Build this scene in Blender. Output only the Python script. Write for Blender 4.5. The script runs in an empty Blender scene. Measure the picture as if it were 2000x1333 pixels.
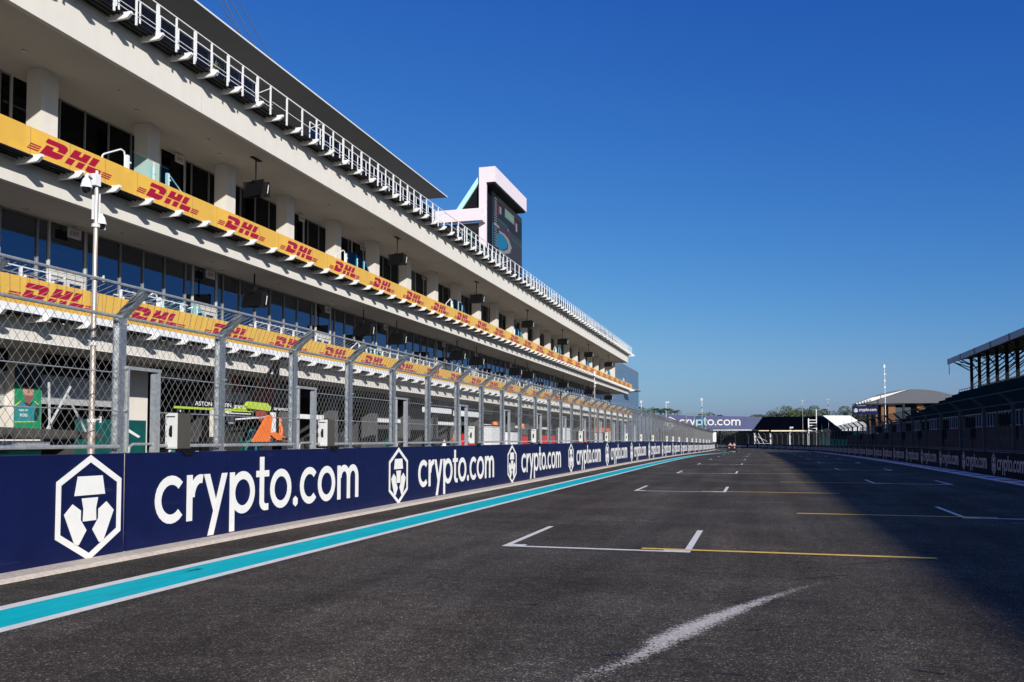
import bpy, math, random
from mathutils import Vector, Matrix
R = math.radians
random.seed(7)
sc = bpy.context.scene
C = sc.collection

# ---------------------------------------------------------------- camera, sky, sun
CAM_H = 1.67
cam_d = bpy.data.cameras.new('camera'); cam = bpy.data.objects.new('camera', cam_d); C.objects.link(cam)
cam.location = (0, 0, CAM_H)
PITCH, YAW = 2.6102, 15.7516
cam.rotation_euler = (R(90 + PITCH), 0, R(YAW))
cam_d.sensor_width = 36.0; cam_d.lens = 36.0 * 1700 / 2000
cam_d.shift_y = (780 - 666.5) / 2000
cam_d.clip_start = 0.05; cam_d.clip_end = 6000
sc.camera = cam
LD = Vector((-1.2, 1.24, -0.66)).normalized()          # the way the sunlight travels
SUN_EL = math.asin(-LD.z); SUN_ROT = math.atan2(-LD.x, -LD.y)
sun_d = bpy.data.lights.new('sun', 'SUN'); sun_d.energy = 5.0; sun_d.angle = R(0.7); sun_d.color = (1.0, 0.96, 0.90)
sun = bpy.data.objects.new('sun', sun_d); C.objects.link(sun)
sun.rotation_euler = LD.to_track_quat('-Z', 'Y').to_euler(); sun.location = (30, -30, 60)
w = bpy.data.worlds.new('World'); sc.world = w; w.use_nodes = True
nt = w.node_tree; nt.nodes.clear()
sky = nt.nodes.new('ShaderNodeTexSky'); sky.sky_type = 'NISHITA'; sky.sun_disc = False
sky.sun_elevation = SUN_EL; sky.sun_rotation = SUN_ROT
sky.air_density = 1.0; sky.dust_density = 1.0; sky.ozone_density = 8.0
# a polarised, deep blue sky: each channel gets a little more contrast than the plain model
sepc = nt.nodes.new('ShaderNodeSeparateColor'); com = nt.nodes.new('ShaderNodeCombineColor'); nt.links.new(sky.outputs[0], sepc.inputs[0])
for i, (a_, p_, lo_, hi_) in enumerate(((4.5, .83, .25, 1.1), (1.46, .29, .5, 1.1), (.935, -.33, .85, 1.5))):
    m1 = nt.nodes.new('ShaderNodeMath'); m1.operation = 'MULTIPLY'; m1.inputs[1].default_value = .1; nt.links.new(sepc.outputs[i], m1.inputs[0])
    m2 = nt.nodes.new('ShaderNodeMath'); m2.operation = 'POWER'; m2.inputs[1].default_value = p_; nt.links.new(m1.outputs[0], m2.inputs[0])
    m3 = nt.nodes.new('ShaderNodeMath'); m3.operation = 'MULTIPLY'; m3.inputs[1].default_value = a_; nt.links.new(m2.outputs[0], m3.inputs[0])
    m4 = nt.nodes.new('ShaderNodeClamp'); m4.inputs[1].default_value = lo_; m4.inputs[2].default_value = hi_; nt.links.new(m3.outputs[0], m4.inputs[0])
    m6 = nt.nodes.new('ShaderNodeMath'); m6.operation = 'MINIMUM'; m6.inputs[1].default_value = 6.6
    m5 = nt.nodes.new('ShaderNodeMath'); m5.operation = 'MULTIPLY'; nt.links.new(m4.outputs[0], m5.inputs[0]); nt.links.new(sepc.outputs[i], m5.inputs[1]); nt.links.new(m5.outputs[0], m6.inputs[0]); nt.links.new(m6.outputs[0], com.inputs[i])
bg = nt.nodes.new('ShaderNodeBackground'); bg.inputs['Strength'].default_value = 0.091
wo = nt.nodes.new('ShaderNodeOutputWorld')
nt.links.new(com.outputs[0], bg.inputs[0]); nt.links.new(bg.outputs[0], wo.inputs[0])
vs = sc.view_settings; vs.view_transform = 'Standard'; vs.look = 'None'; vs.exposure = 0.15; vs.gamma = 1.0
vs.use_curve_mapping = False

# ---------------------------------------------------------------- helpers
class MB:
    def __init__(s): s.v = []; s.f = []; s.m = []; s.mi = 0; s.uv = None
    def face(s, pts):
        n = len(s.v); s.v.extend([tuple(p) for p in pts]); s.f.append(tuple(range(n, n + len(pts)))); s.m.append(s.mi)
    def box(s, x0, x1, y0, y1, z0, z1):
        n = len(s.v)
        for z in (z0, z1):
            s.v += [(x0, y0, z), (x1, y0, z), (x1, y1, z), (x0, y1, z)]
        for q in ((3, 2, 1, 0), (4, 5, 6, 7), (0, 1, 5, 4), (1, 2, 6, 5), (2, 3, 7, 6), (3, 0, 4, 7)):
            s.f.append(tuple(n + i for i in q)); s.m.append(s.mi)
        return s
    def bar(s, a, b, w_, h_=None, up=(0, 0, 1)):
        """rectangular bar from a to b, w_ sideways, h_ along up"""
        h_ = w_ if h_ is None else h_
        a = Vector(a); b = Vector(b); d = (b - a).normalized(); up = Vector(up)
        if abs(d.dot(up)) > .98: up = Vector((0, 1, 0))
        r = d.cross(up).normalized(); u = r.cross(d).normalized()
        n = len(s.v)
        for p in (a, b):
            for i, j in ((-1, -1), (1, -1), (1, 1), (-1, 1)):
                s.v.append(tuple(p + r * i * w_ / 2 + u * j * h_ / 2))
        for q in ((0, 1, 2, 3), (7, 6, 5, 4), (0, 4, 5, 1), (1, 5, 6, 2), (2, 6, 7, 3), (3, 7, 4, 0)):
            s.f.append(tuple(n + i for i in q)); s.m.append(s.mi)
        return s
    def tube(s, a, b, r0, r1=None, n=8, cap=True):
        r1 = r0 if r1 is None else r1
        a = Vector(a); b = Vector(b); d = (b - a).normalized(); up = Vector((0, 0, 1)) if abs(d.z) < .95 else Vector((1, 0, 0))
        r = d.cross(up).normalized(); u = r.cross(d).normalized(); k = len(s.v)
        for p, rr in ((a, r0), (b, r1)):
            for i in range(n):
                t = 2 * math.pi * i / n; s.v.append(tuple(p + (r * math.cos(t) + u * math.sin(t)) * rr))
        for i in range(n):
            j = (i + 1) % n; s.f.append((k + i, k + j, k + n + j, k + n + i)); s.m.append(s.mi)
        if cap:
            s.f.append(tuple(k + i for i in range(n - 1, -1, -1))); s.m.append(s.mi)
            s.f.append(tuple(k + n + i for i in range(n))); s.m.append(s.mi)
        return s
    def path(s, pts, r, n=8):
        for a, b in zip(pts[:-1], pts[1:]): s.tube(a, b, r, r, n)
        return s
    def prism(s, poly, fn, t0, t1):
        """2-D polygon (a,b) extruded t0..t1, fn(a,b,t)->xyz"""
        k = len(s.v); n = len(poly)
        for t in (t0, t1):
            for a, b in poly: s.v.append(tuple(fn(a, b, t)))
        s.f.append(tuple(k + i for i in range(n - 1, -1, -1))); s.m.append(s.mi)
        s.f.append(tuple(k + n + i for i in range(n))); s.m.append(s.mi)
        for i in range(n):
            j = (i + 1) % n; s.f.append((k + i, k + j, k + n + j, k + n + i)); s.m.append(s.mi)
        return s
    def lathe(s, c, prof, n=16):
        """profile [(r,z)] round a vertical axis at c"""
        k = len(s.v)
        for r, z in prof:
            for i in range(n):
                t = 2 * math.pi * i / n; s.v.append((c[0] + r * math.cos(t), c[1] + r * math.sin(t), c[2] + z))
        for a in range(len(prof) - 1):
            for i in range(n):
                j = (i + 1) % n
                s.f.append((k + a * n + i, k + a * n + j, k + (a + 1) * n + j, k + (a + 1) * n + i)); s.m.append(s.mi)
        return s
    def add(s, o, off=(0, 0, 0)):
        k = len(s.v); s.v += [(p[0] + off[0], p[1] + off[1], p[2] + off[2]) for p in o.v]
        s.f += [tuple(k + i for i in q) for q in o.f]; s.m += [s.mi] * len(o.f); return s
    def mesh(s, name, mats, smooth=False, fix=True):
        me = bpy.data.meshes.new(name); me.from_pydata(s.v, [], s.f)
        for m in (mats if isinstance(mats, (list, tuple)) else [mats]): me.materials.append(m)
        if any(s.m): me.polygons.foreach_set('material_index', s.m)
        if fix:
            import bmesh
            bm = bmesh.new(); bm.from_mesh(me); bmesh.ops.recalc_face_normals(bm, faces=bm.faces); bm.to_mesh(me); bm.free()
        if smooth: me.polygons.foreach_set('use_smooth', [True] * len(me.polygons))
        me.update(); return me
    def build(s, name, mats, parent=None, loc=(0, 0, 0), smooth=False, fix=True):
        o = bpy.data.objects.new(name, s.mesh(name, mats, smooth, fix)); C.objects.link(o)
        o.location = loc; o.parent = parent; return o

def tag(o, label=None, cat=None, group=None, kind=None):
    if label: o['label'] = label
    if cat: o['category'] = cat
    if group: o['group'] = group
    if kind: o['kind'] = kind
    return o
def empty(name, loc=(0, 0, 0), rz=0, **k):
    o = bpy.data.objects.new(name, None); C.objects.link(o); o.location = loc; o.rotation_euler = (0, 0, rz); o.empty_display_size = .2
    return tag(o, **k)
def copy_tree(o, parent=None):
    c = o.copy(); C.objects.link(c); c.parent = parent
    for ch in [x for x in bpy.data.objects if x.parent == o]: copy_tree(ch, c)
    return c
def inst(o, parent, loc):
    c = o.copy(); C.objects.link(c); c.parent = parent; c.location = loc; return c
def zg(Y):
    t = min(1, max(0, (Y - 50) / 150)); return -.65 * t * t * (3 - 2 * t)
ORD = ['nearest', 'second', 'third', 'fourth', 'fifth', 'sixth', 'seventh', 'eighth', 'ninth', 'tenth', 'eleventh', 'twelfth', 'thirteenth',
       'fourteenth', 'fifteenth', 'sixteenth', 'seventeenth', 'eighteenth', 'nineteenth', 'twentieth']

# ---------------------------------------------------------------- materials
def mat(name, col, rough=.6, metal=0., var=.08, scale=3., bump=0., bscale=40., spec=.5, stretch=(1, 1, 1), streak=0., emit=0.):
    m = bpy.data.materials.new(name); m.use_nodes = True; n = m.node_tree; b = n.nodes['Principled BSDF']
    b.inputs['Roughness'].default_value = rough; b.inputs['Metallic'].default_value = metal
    b.inputs['Specular IOR Level'].default_value = spec
    tc = n.nodes.new('ShaderNodeTexCoord'); mp = n.nodes.new('ShaderNodeMapping'); mp.inputs['Scale'].default_value = stretch
    n.links.new(tc.outputs['Object'], mp.inputs[0])
    nz = n.nodes.new('ShaderNodeTexNoise'); nz.inputs['Scale'].default_value = scale; nz.inputs['Detail'].default_value = 5
    n.links.new(mp.outputs[0], nz.inputs['Vector'])
    rp = n.nodes.new('ShaderNodeValToRGB'); n.links.new(nz.outputs['Fac'], rp.inputs[0])
    rp.color_ramp.elements[0].position = .3; rp.color_ramp.elements[1].position = .7
    lo = [max(0, c * (1 - var)) for c in col]; hi = [min(1, c * (1 + var)) for c in col]
    rp.color_ramp.elements[0].color = (*lo, 1); rp.color_ramp.elements[1].color = (*hi, 1)
    out = rp.outputs[0]
    if streak:
        m2 = n.nodes.new('ShaderNodeMapping'); m2.inputs['Scale'].default_value = (2.2, 2.2, .12); n.links.new(tc.outputs['Object'], m2.inputs[0])
        n2 = n.nodes.new('ShaderNodeTexNoise'); n2.inputs['Scale'].default_value = 1.6; n2.inputs['Detail'].default_value = 6; n.links.new(m2.outputs[0], n2.inputs['Vector'])
        r2 = n.nodes.new('ShaderNodeMapRange'); r2.inputs[1].default_value = .5; r2.inputs[2].default_value = .75; r2.inputs[3].default_value = 1; r2.inputs[4].default_value = 1 - streak
        n.links.new(n2.outputs['Fac'], r2.inputs[0])
        mx = n.nodes.new('ShaderNodeMix'); mx.data_type = 'RGBA'; mx.blend_type = 'MULTIPLY'; mx.inputs[0].default_value = 1
        n.links.new(out, mx.inputs[6]); n.links.new(r2.outputs[0], mx.inputs[7]); out = mx.outputs[2]
    n.links.new(out, b.inputs['Base Color'])
    if emit:
        n.links.new(out, b.inputs['Emission Color']); b.inputs['Emission Strength'].default_value = emit
    if bump:
        nb = n.nodes.new('ShaderNodeTexNoise'); nb.inputs['Scale'].default_value = bscale; nb.inputs['Detail'].default_value = 4
        n.links.new(mp.outputs[0], nb.inputs['Vector'])
        bp = n.nodes.new('ShaderNodeBump'); bp.inputs['Strength'].default_value = bump; bp.inputs['Distance'].default_value = .02
        n.links.new(nb.outputs['Fac'], bp.inputs['Height']); n.links.new(bp.outputs[0], b.inputs['Normal'])
    return m
def tint_glass(name, tcol, rough=.02, gloss=.5, ior=1.5, tint=(.9, .95, 1, 1)):
    m = bpy.data.materials.new(name); m.use_nodes = True; n = m.node_tree; n.nodes.clear()
    o = n.nodes.new('ShaderNodeOutputMaterial'); t = n.nodes.new('ShaderNodeBsdfTransparent'); t.inputs[0].default_value = (*tcol, 1)
    g = n.nodes.new('ShaderNodeBsdfGlossy'); g.inputs['Roughness'].default_value = rough; g.inputs['Color'].default_value = tint
    fr = n.nodes.new('ShaderNodeFresnel'); fr.inputs[0].default_value = ior
    ad = n.nodes.new('ShaderNodeMath'); ad.operation = 'ADD'; ad.use_clamp = True; ad.inputs[1].default_value = gloss
    n.links.new(fr.outputs[0], ad.inputs[0])
    mx = n.nodes.new('ShaderNodeMixShader'); n.links.new(ad.outputs[0], mx.inputs[0]); n.links.new(t.outputs[0], mx.inputs[1]); n.links.new(g.outputs[0], mx.inputs[2])
    n.links.new(mx.outputs[0], o.inputs[0]); return m
def film(name, col, alpha):
    m = mat(name, col, .35, var=.03, spec=.4); n = m.node_tree; b = n.nodes['Principled BSDF']; o = n.nodes['Material Output']
    t = n.nodes.new('ShaderNodeBsdfTransparent'); t.inputs[0].default_value = (min(1, col[0] * 1.3 + .1), min(1, col[1] * 1.3 + .1), col[2] + .1, 1)
    mx = n.nodes.new('ShaderNodeMixShader'); mx.inputs[0].default_value = alpha
    n.links.new(t.outputs[0], mx.inputs[1]); n.links.new(b.outputs[0], mx.inputs[2]); n.links.new(mx.outputs[0], o.inputs[0]); return m

def asphalt_mat(name, base, dark=1.0, patches=True):
    m = bpy.data.materials.new(name); m.use_nodes = True; n = m.node_tree; b = n.nodes['Principled BSDF']; L = n.links.new
    b.inputs['Roughness'].default_value = .88; b.inputs['Specular IOR Level'].default_value = .08
    tc = n.nodes.new('ShaderNodeTexCoord')
    v = n.nodes.new('ShaderNodeTexVoronoi'); v.inputs['Scale'].default_value = 85; L(tc.outputs['Object'], v.inputs['Vector'])
    sp = n.nodes.new('ShaderNodeSeparateColor'); L(v.outputs['Color'], sp.inputs[0])
    r = n.nodes.new('ShaderNodeValToRGB'); e = r.color_ramp.elements
    e[0].position = 0; e[0].color = (*[c * .45 for c in base], 1); e[1].position = 1; e[1].color = (.33, .30, .26, 1)
    for p, k in ((.5, .8), (.88, 1.25), (.965, 2.6)):
        x = e.new(p); x.color = (*[c * k for c in base], 1)
    L(sp.outputs[0], r.inputs[0])
    def noise(scale, st, det=5):
        mp = n.nodes.new('ShaderNodeMapping'); mp.inputs['Scale'].default_value = st; L(tc.outputs['Object'], mp.inputs[0])
        z = n.nodes.new('ShaderNodeTexNoise'); z.inputs['Scale'].default_value = scale; z.inputs['Detail'].default_value = det; L(mp.outputs[0], z.inputs['Vector']); return z
    def mul(c, fac, lo, hi, a=.3, bb=.7):
        mr = n.nodes.new('ShaderNodeMapRange'); mr.inputs[1].default_value = a; mr.inputs[2].default_value = bb; mr.inputs[3].default_value = lo; mr.inputs[4].default_value = hi
        L(fac, mr.inputs[0]); mx = n.nodes.new('ShaderNodeMix'); mx.data_type = 'RGBA'; mx.blend_type = 'MULTIPLY'; mx.inputs[0].default_value = 1
        L(c, mx.inputs[6]); L(mr.outputs[0], mx.inputs[7]); return mx.outputs[2]
    c = r.outputs[0]
    c = mul(c, noise(7, (1, 1, 1)).outputs['Fac'], .78, 1.22)
    if patches:
        c = mul(c, noise(.55, (1, .25, 1)).outputs['Fac'], .82, 1.2)
        c = mul(c, noise(1.1, (1.4, .035, 1), 4).outputs['Fac'], .72, 1.16)
        c = mul(c, noise(.9, (.5, .5, 1), 8).outputs['Fac'], .86, 1.22, .42, .62)
        c = mul(c, noise(1.6, (.25, 1.1, 1), 6).outputs['Fac'], .9, 1.12)
        # warm brown tint in broad patches
        z = noise(.3, (1, .4, 1)); mr = n.nodes.new('ShaderNodeMapRange'); mr.inputs[1].default_value = .4; mr.inputs[2].default_value = .65; mr.inputs[4].default_value = .7
        L(z.outputs['Fac'], mr.inputs[0]); mx = n.nodes.new('ShaderNodeMix'); mx.data_type = 'RGBA'; mx.blend_type = 'MULTIPLY'
        L(mr.outputs[0], mx.inputs[0]); L(c, mx.inputs[6]); mx.inputs[7].default_value = (1.08, .97, .9, 1); c = mx.outputs[2]
    L(c, b.inputs['Base Color'])
    bp = n.nodes.new('ShaderNodeBump'); bp.inputs['Strength'].default_value = .5; bp.inputs['Distance'].default_value = .004
    L(v.outputs['Distance'], bp.inputs['Height']); L(bp.outputs[0], b.inputs['Normal']); return m

M = {}
M['asphalt'] = asphalt_mat('asphalt', (.080, .070, .057))
M['pit_asphalt'] = asphalt_mat('pit_asphalt', (.078, .07, .060))
M['ground'] = mat('ground', (.10, .11, .06), .9, var=.4, scale=.3)
M['white_paint'] = mat('white_paint', (.90, .86, .77), .5, var=.08, scale=6, bump=.15, bscale=120)
M['worn_white'] = mat('worn_white', (.82, .78, .70), .6, var=.16, scale=14, bump=.15, bscale=120)
M['teal_paint'] = mat('teal_paint', (.0, .52, .56), .7, var=.10, scale=4, spec=.15, stretch=(1.5, .4, 1), bump=.15, bscale=120)
M['yellow_paint'] = mat('yellow_paint', (.88, .56, .07), .55, var=.14, scale=12, bump=.15, bscale=120)
M['red_paint'] = mat('red_paint', (.62, .03, .022), .55, var=.12, scale=5)
M['kerb_white'] = mat('kerb_white', (.86, .87, .90), .5, var=.06, scale=5)
M['concrete'] = mat('concrete', (.46, .43, .39), .85, var=.2, scale=9, bump=.35, bscale=60)
M['pale_concrete'] = mat('pale_concrete', (.58, .50, .41), .8, var=.16, scale=14, bump=.3, bscale=50)
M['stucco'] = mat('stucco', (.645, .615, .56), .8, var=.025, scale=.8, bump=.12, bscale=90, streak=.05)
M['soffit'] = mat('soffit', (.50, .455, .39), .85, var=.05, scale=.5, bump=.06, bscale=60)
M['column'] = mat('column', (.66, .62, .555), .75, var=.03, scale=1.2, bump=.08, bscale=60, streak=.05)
M['white_metal'] = mat('white_metal', (.72, .73, .73), .4, var=.04, scale=5, spec=.5)
M['grey_metal'] = mat('grey_metal', (.52, .52, .51), .45, var=.06, scale=6)
M['deck'] = mat('deck', (.14, .145, .15), .5, .3, var=.25, scale=6, stretch=(1, .1, 1))
M['grating'] = film('grating', (.05, .052, .055), .52)
M['black'] = mat('black', (.005, .005, .006), .6, spec=.2, var=.15, scale=5)
M['dark_frame'] = mat('dark_frame', (.30, .30, .30), .45, .3, var=.05)
M['door_frame'] = mat('door_frame', (.55, .54, .51), .5, var=.04)
M['window'] = tint_glass('window', (.05, .055, .07), .015, .19, 1.3, (.70, .80, 1, 1))
M['window_dark'] = tint_glass('window_dark', (.06, .065, .075), .015, .01, 1.25, (.7, .8, 1, 1))
M['rail_glass'] = tint_glass('rail_glass', (.50, .53, .62), .05, .0, 1.12)
M['clear_glass'] = tint_glass('clear_glass', (.74, .90, .91), .05, .0, 1.12, (.6, .9, .95, 1))
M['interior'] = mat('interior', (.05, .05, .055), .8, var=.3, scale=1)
M['lamp'] = mat('lamp', (1, .93, .8), emit=3.)
M['canopy'] = mat('canopy', (.125, .13, .135), .55, var=.05, scale=.6)
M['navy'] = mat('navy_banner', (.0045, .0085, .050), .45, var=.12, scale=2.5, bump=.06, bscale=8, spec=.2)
def soiled(m, col=(.30, .27, .24), amt=.35):
    n = m.node_tree; L = n.links.new; b = n.nodes['Principled BSDF']; src = b.inputs['Base Color'].links[0].from_socket
    tc = n.nodes.new('ShaderNodeTexCoord'); mp = n.nodes.new('ShaderNodeMapping'); mp.inputs['Scale'].default_value = (1, .35, 3.2); L(tc.outputs['Object'], mp.inputs[0])
    z = n.nodes.new('ShaderNodeTexNoise'); z.inputs['Scale'].default_value = 2.6; z.inputs['Detail'].default_value = 9; z.inputs['Roughness'].default_value = .7; L(mp.outputs[0], z.inputs['Vector'])
    r = n.nodes.new('ShaderNodeMapRange'); r.inputs[1].default_value = .60; r.inputs[2].default_value = .82; r.inputs[4].default_value = amt; L(z.outputs['Fac'], r.inputs[0])
    mx = n.nodes.new('ShaderNodeMix'); mx.data_type = 'RGBA'; L(r.outputs[0], mx.inputs[0]); L(src, mx.inputs[6]); mx.inputs[7].default_value = (*col, 1); L(mx.outputs[2], b.inputs['Base Color'])
soiled(M['navy'], (.10, .10, .13), .30); soiled(M['white_paint'], (.30, .28, .25), .4); soiled(M['teal_paint'], (.05, .16, .17), .65); soiled(M['worn_white'], (.12, .11, .10), .55); soiled(M['yellow_paint'], (.16, .12, .06), .4)
M['letter'] = mat('letter_white', (.74, .73, .70), .5, var=.03, scale=6)
M['yellow_film'] = film('yellow_film', (.84, .53, .09), .70)
M['red_film'] = film('red_film', (.36, .006, .028), .96)
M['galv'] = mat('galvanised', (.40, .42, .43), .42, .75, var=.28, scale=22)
M['galv_matt'] = mat('galvanised_dull', (.36, .38, .39), .55, .45, var=.2, scale=18)
M['wire'] = mat('wire', (.20, .20, .195), .6, .2, var=.2, scale=20)
M['wire_shaded'] = mat('wire_shaded', (.035, .04, .045), .8, .0, spec=.05, var=.2, scale=20)  # copy of the wire with the right side's shade in its colour
M['galv_shaded'] = mat('galvanised_shaded', (.085, .09, .105), .7, .1, spec=.1, var=.2, scale=18)  # galvanised steel again, darkened because the right fence stands in shade
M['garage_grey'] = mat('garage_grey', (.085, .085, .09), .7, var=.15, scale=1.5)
M['post_shaded'] = mat('post_shaded', (.010, .011, .014), .8, spec=.05)  # shade under the grandstand roof painted into the post colour
M['navy_matt'] = mat('navy_matt', (.003, .005, .018), .7, spec=.05, var=.12)  # matt copy of the navy, darkened by the right side's shade
M['letter_shaded'] = mat('letter_shaded', (.50, .48, .47), .7, spec=.1, var=.04)  # the white lettering with the right barrier's shade in its colour
M['teal_cloth'] = mat('teal_cloth', (.02, .17, .17), .7, var=.2)
M['shutter'] = mat('shutter', (.48, .48, .48), .5, .2, var=.04, scale=1)
M['orange'] = mat('orange', (.85, .18, .02), .5, var=.08)
M['rust_red'] = mat('rust_red', (.30, .05, .03), .6, var=.12)
M['lime'] = mat('lime', (.45, .60, .05), .45, var=.06)
M['dark_green'] = mat('dark_green', (.005, .075, .065), .4, var=.15)
M['poster_green'] = mat('poster_green', (.01, .24, .10), .5, var=.06)
M['poster_dark'] = mat('poster_dark', (.008, .035, .035), .5)
M['shirt_teal'] = mat('shirt_teal', (.015, .23, .25), .6, var=.12, scale=8)
M['skin'] = mat('skin', (.50, .27, .19), .55, var=.07, scale=20)
M['skin_dark'] = mat('skin_shadow', (.22, .10, .08), .6, var=.1, scale=20)
M['hair'] = mat('hair', (.03, .02, .015), .7, var=.3, scale=40)
M['lips'] = mat('lips', (.42, .15, .13), .5)
M['tent'] = mat('tent', (.80, .80, .79), .6, var=.02)
M['red'] = mat('red', (.55, .02, .02), .4, var=.1)
M['rubber'] = mat('rubber', (.02, .02, .02), .8, var=.2)
M['pale_pink'] = mat('pale_pink', (.74, .66, .69), .5, var=.02, scale=1)
M['cyan_pale'] = mat('cyan_pale', (.45, .80, .84), .5, var=.04)
M['panel_blue'] = mat('panel_blue', (.10, .17, .26), .45, .1, var=.10, scale=.5, stretch=(1, 1, 3))
M['lilac'] = mat('lilac_fabric', (.085, .095, .20), .55, var=.05, scale=.4)
M['dark_navy'] = mat('dark_navy', (.0015, .002, .006), .8, spec=.0, var=.12, scale=.4)
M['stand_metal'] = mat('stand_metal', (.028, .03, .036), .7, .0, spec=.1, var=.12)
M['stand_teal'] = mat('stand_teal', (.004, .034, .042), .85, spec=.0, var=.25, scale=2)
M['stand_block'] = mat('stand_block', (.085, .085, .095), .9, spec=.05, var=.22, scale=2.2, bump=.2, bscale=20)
M['roof_fascia'] = mat('roof_fascia', (.30, .31, .38), .5, var=.05, scale=.4)
M['pav_roof'] = mat('pav_roof', (.10, .105, .125), .45, var=.04, scale=.3)
M['pav_wood'] = mat('pav_wood', (.20, .085, .03), .6, var=.15, scale=2)
M['bark'] = mat('bark', (.12, .09, .06), .9, var=.3, scale=12, bump=.4, bscale=30)
M['leaf'] = mat('leaf', (.13, .155, .05), .6, var=.35, scale=1.2)
M['leaf_dark'] = mat('leaf_dark', (.055, .085, .028), .6, var=.35, scale=1.2)
M['palm_leaf'] = mat('palm_leaf', (.05, .085, .028), .5, var=.35, scale=2)
M['exit_red'] = mat('exit_red', (.45, .12, .10), .5)
M['sign_white'] = mat('sign_white', (.62, .61, .60), .5)
M['screen_dark'] = mat('screen_dark', (.008, .009, .010), .6, spec=.1, emit=.3)
M['screen_grey'] = mat('screen_grey', (.035, .034, .042), .3, emit=.35)
M['screen_green'] = mat('screen_green', (.012, .032, .030), .3, emit=.4)
M['screen_lgreen'] = mat('screen_light_green', (.07, .12, .095), .3, emit=.4)
M['screen_blue'] = mat('screen_blue', (.01, .15, .25), .3, emit=.4)
M['screen_red'] = mat('screen_red', (.10, .012, .018), .3, emit=.35)
M['screen_white'] = mat('screen_white', (.15, .15, .18), .3, emit=.4)
def screen_mat(name, col):
    m = mat(name, (.004, .004, .005), .5, spec=.15); b = m.node_tree.nodes['Principled BSDF']
    b.inputs['Emission Color'].default_value = (*col, 1); b.inputs['Emission Strength'].default_value = 1.0; return m
for k_, c_ in (('screen_dark', (.014, .016, .018)), ('screen_grey', (.035, .030, .036)), ('screen_green', (.022, .058, .050)), ('screen_lgreen', (.12, .22, .16)), ('screen_blue', (.008, .14, .27)), ('screen_red', (.13, .016, .024)), ('screen_white', (.20, .20, .23))): M[k_] = screen_mat(k_, c_)
M['louver'] = mat('louver', (.10, .115, .16), .5, .2, var=.1, scale=2)
M['buggy'] = mat('buggy_paint', (.02, .006, .006), .4, var=.1)
M['shirt_pink'] = mat('shirt_pink', (.62, .36, .34), .7)
M['blue_panel'] = mat('blue_panel', (.08, .18, .34), .5, var=.15)

# ---------------------------------------------------------------- lettering made of strokes (unit x-height = 1)
def arc(cx, cy, rx, ry, a0, a1, w_, n=18):
    """list of quads following an ellipse arc, degrees"""
    q = []
    for i in range(n):
        t0 = R(a0 + (a1 - a0) * i / n); t1 = R(a0 + (a1 - a0) * (i + 1) / n)
        P = lambda t, k: (cx + (rx - w_ * k) * math.cos(t), cy + (ry - w_ * k) * math.sin(t))
        q.append([P(t0, 0), P(t1, 0), P(t1, 1), P(t0, 1)])
    return q
SW = .19
def crypto_glyphs():
    """-> list of (polygon, layer), total width"""
    out = []; x = 0
    def put(polys, layer, x0): out.extend([([(a + x0, b) for a, b in p], layer) for p in polys])
    rect = lambda a, b, c_, d: [[(a, c_), (b, c_), (b, d), (a, d)]]
    # c
    def gc(x0): put(arc(.5, .5, .5, .5, 44, 316, SW), 0, x0); return .90
    def go(x0): put(arc(.5, .5, .5, .5, 0, 360, SW, 26), 0, x0); return 1.0
    def gr(x0):
        put(rect(0, SW, 0, .985), 0, x0); put(arc(.47, .49, .40, .50, 78, 178, SW, 10), 1, x0); return .56
    def gy(x0):
        put([[(0, .985), (.21, .985), (.54, .16), (.44, -.06)]], 0, x0); put([[(.66, .985), (.86, .985), (.36, -.38), (.155, -.38)]], 1, x0); return .86
    def gp(x0):
        put(rect(0, SW, -.38, .985), 1, x0); put(arc(.52, .5, .5, .5, 0, 360, SW, 26), 0, x0); return 1.02
    def gt(x0):
        put(rect(.15, .15 + SW, .18, 1.32), 0, x0); put([[(0, .83), (.56, .83), (.56, .985), (0, .985)]], 1, x0)
        put(arc(.37, .22, .22, .22, 180, 275, SW, 8), 2, x0); put(rect(.36, .53, 0, .165), 3, x0); return .56
    def gd(x0):
        put([[(.13 + .13 * math.cos(R(30 + 60 * i)), .12 + .14 * math.sin(R(30 + 60 * i))) for i in range(6)]], 0, x0); return .26
    def gm(x0):
        put(rect(0, SW, 0, .985), 1, x0)
        for k, xc in ((0, .42), (1, .97)):
            put(arc(xc, .62, .365, .38, 0, 180, SW, 12), 0 if k == 0 else 2, x0); put(rect(xc + .365 - SW, xc + .365, 0, .622), 3, x0)
        return 1.335
    for g, gap in ((gc, .10), (gr, .02), (gy, .10), (gp, .06), (gt, .06), (go, .08), (gd, .10), (gc, .06), (go, .14), (gm, 0)):
        x += g(x) + gap
    return out, x
CRY, CRYW = crypto_glyphs()
def lion_polys():
    ring = []
    h = [(0, 1), (1, .52), (1, -.52), (0, -1), (-1, -.52), (-1, .52)]; hi = [(0, .86), (.86, .45), (.86, -.45), (0, -.86), (-.86, -.45), (-.86, .45)]
    for i in range(6):
        j = (i + 1) % 6; ring.append([h[i], h[j], hi[j], hi[i]])
    ring.append([(-.38, .60), (.38, .60), (.47, .24), (-.47, .24)])
    ring.append([(-.25, .185), (.25, .185), (.19, -.02), (.205, -.25), (-.205, -.25), (-.19, -.02)])
    for s in (1, -1):
        p = [(-.52, .09), (-.27, -.04), (-.27, -.22), (-.09, -.42), (-.31, -.68), (-.43, -.68), (-.76, -.09)]
        p = [(a * s, b) for a, b in p]; ring.append(p if s == 1 else p[::-1])
    return ring
LION = lion_polys()
def crypto_mb(mb, fn, w_, xh, t=.006):
    """text of width w_ and x-height xh, fn(a,b,t)"""
    sx = w_ / CRYW
    for p, lay in CRY: mb.prism([(a * sx, b * xh) for a, b in p], fn, 0, t + lay * .0012)
    return mb
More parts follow.
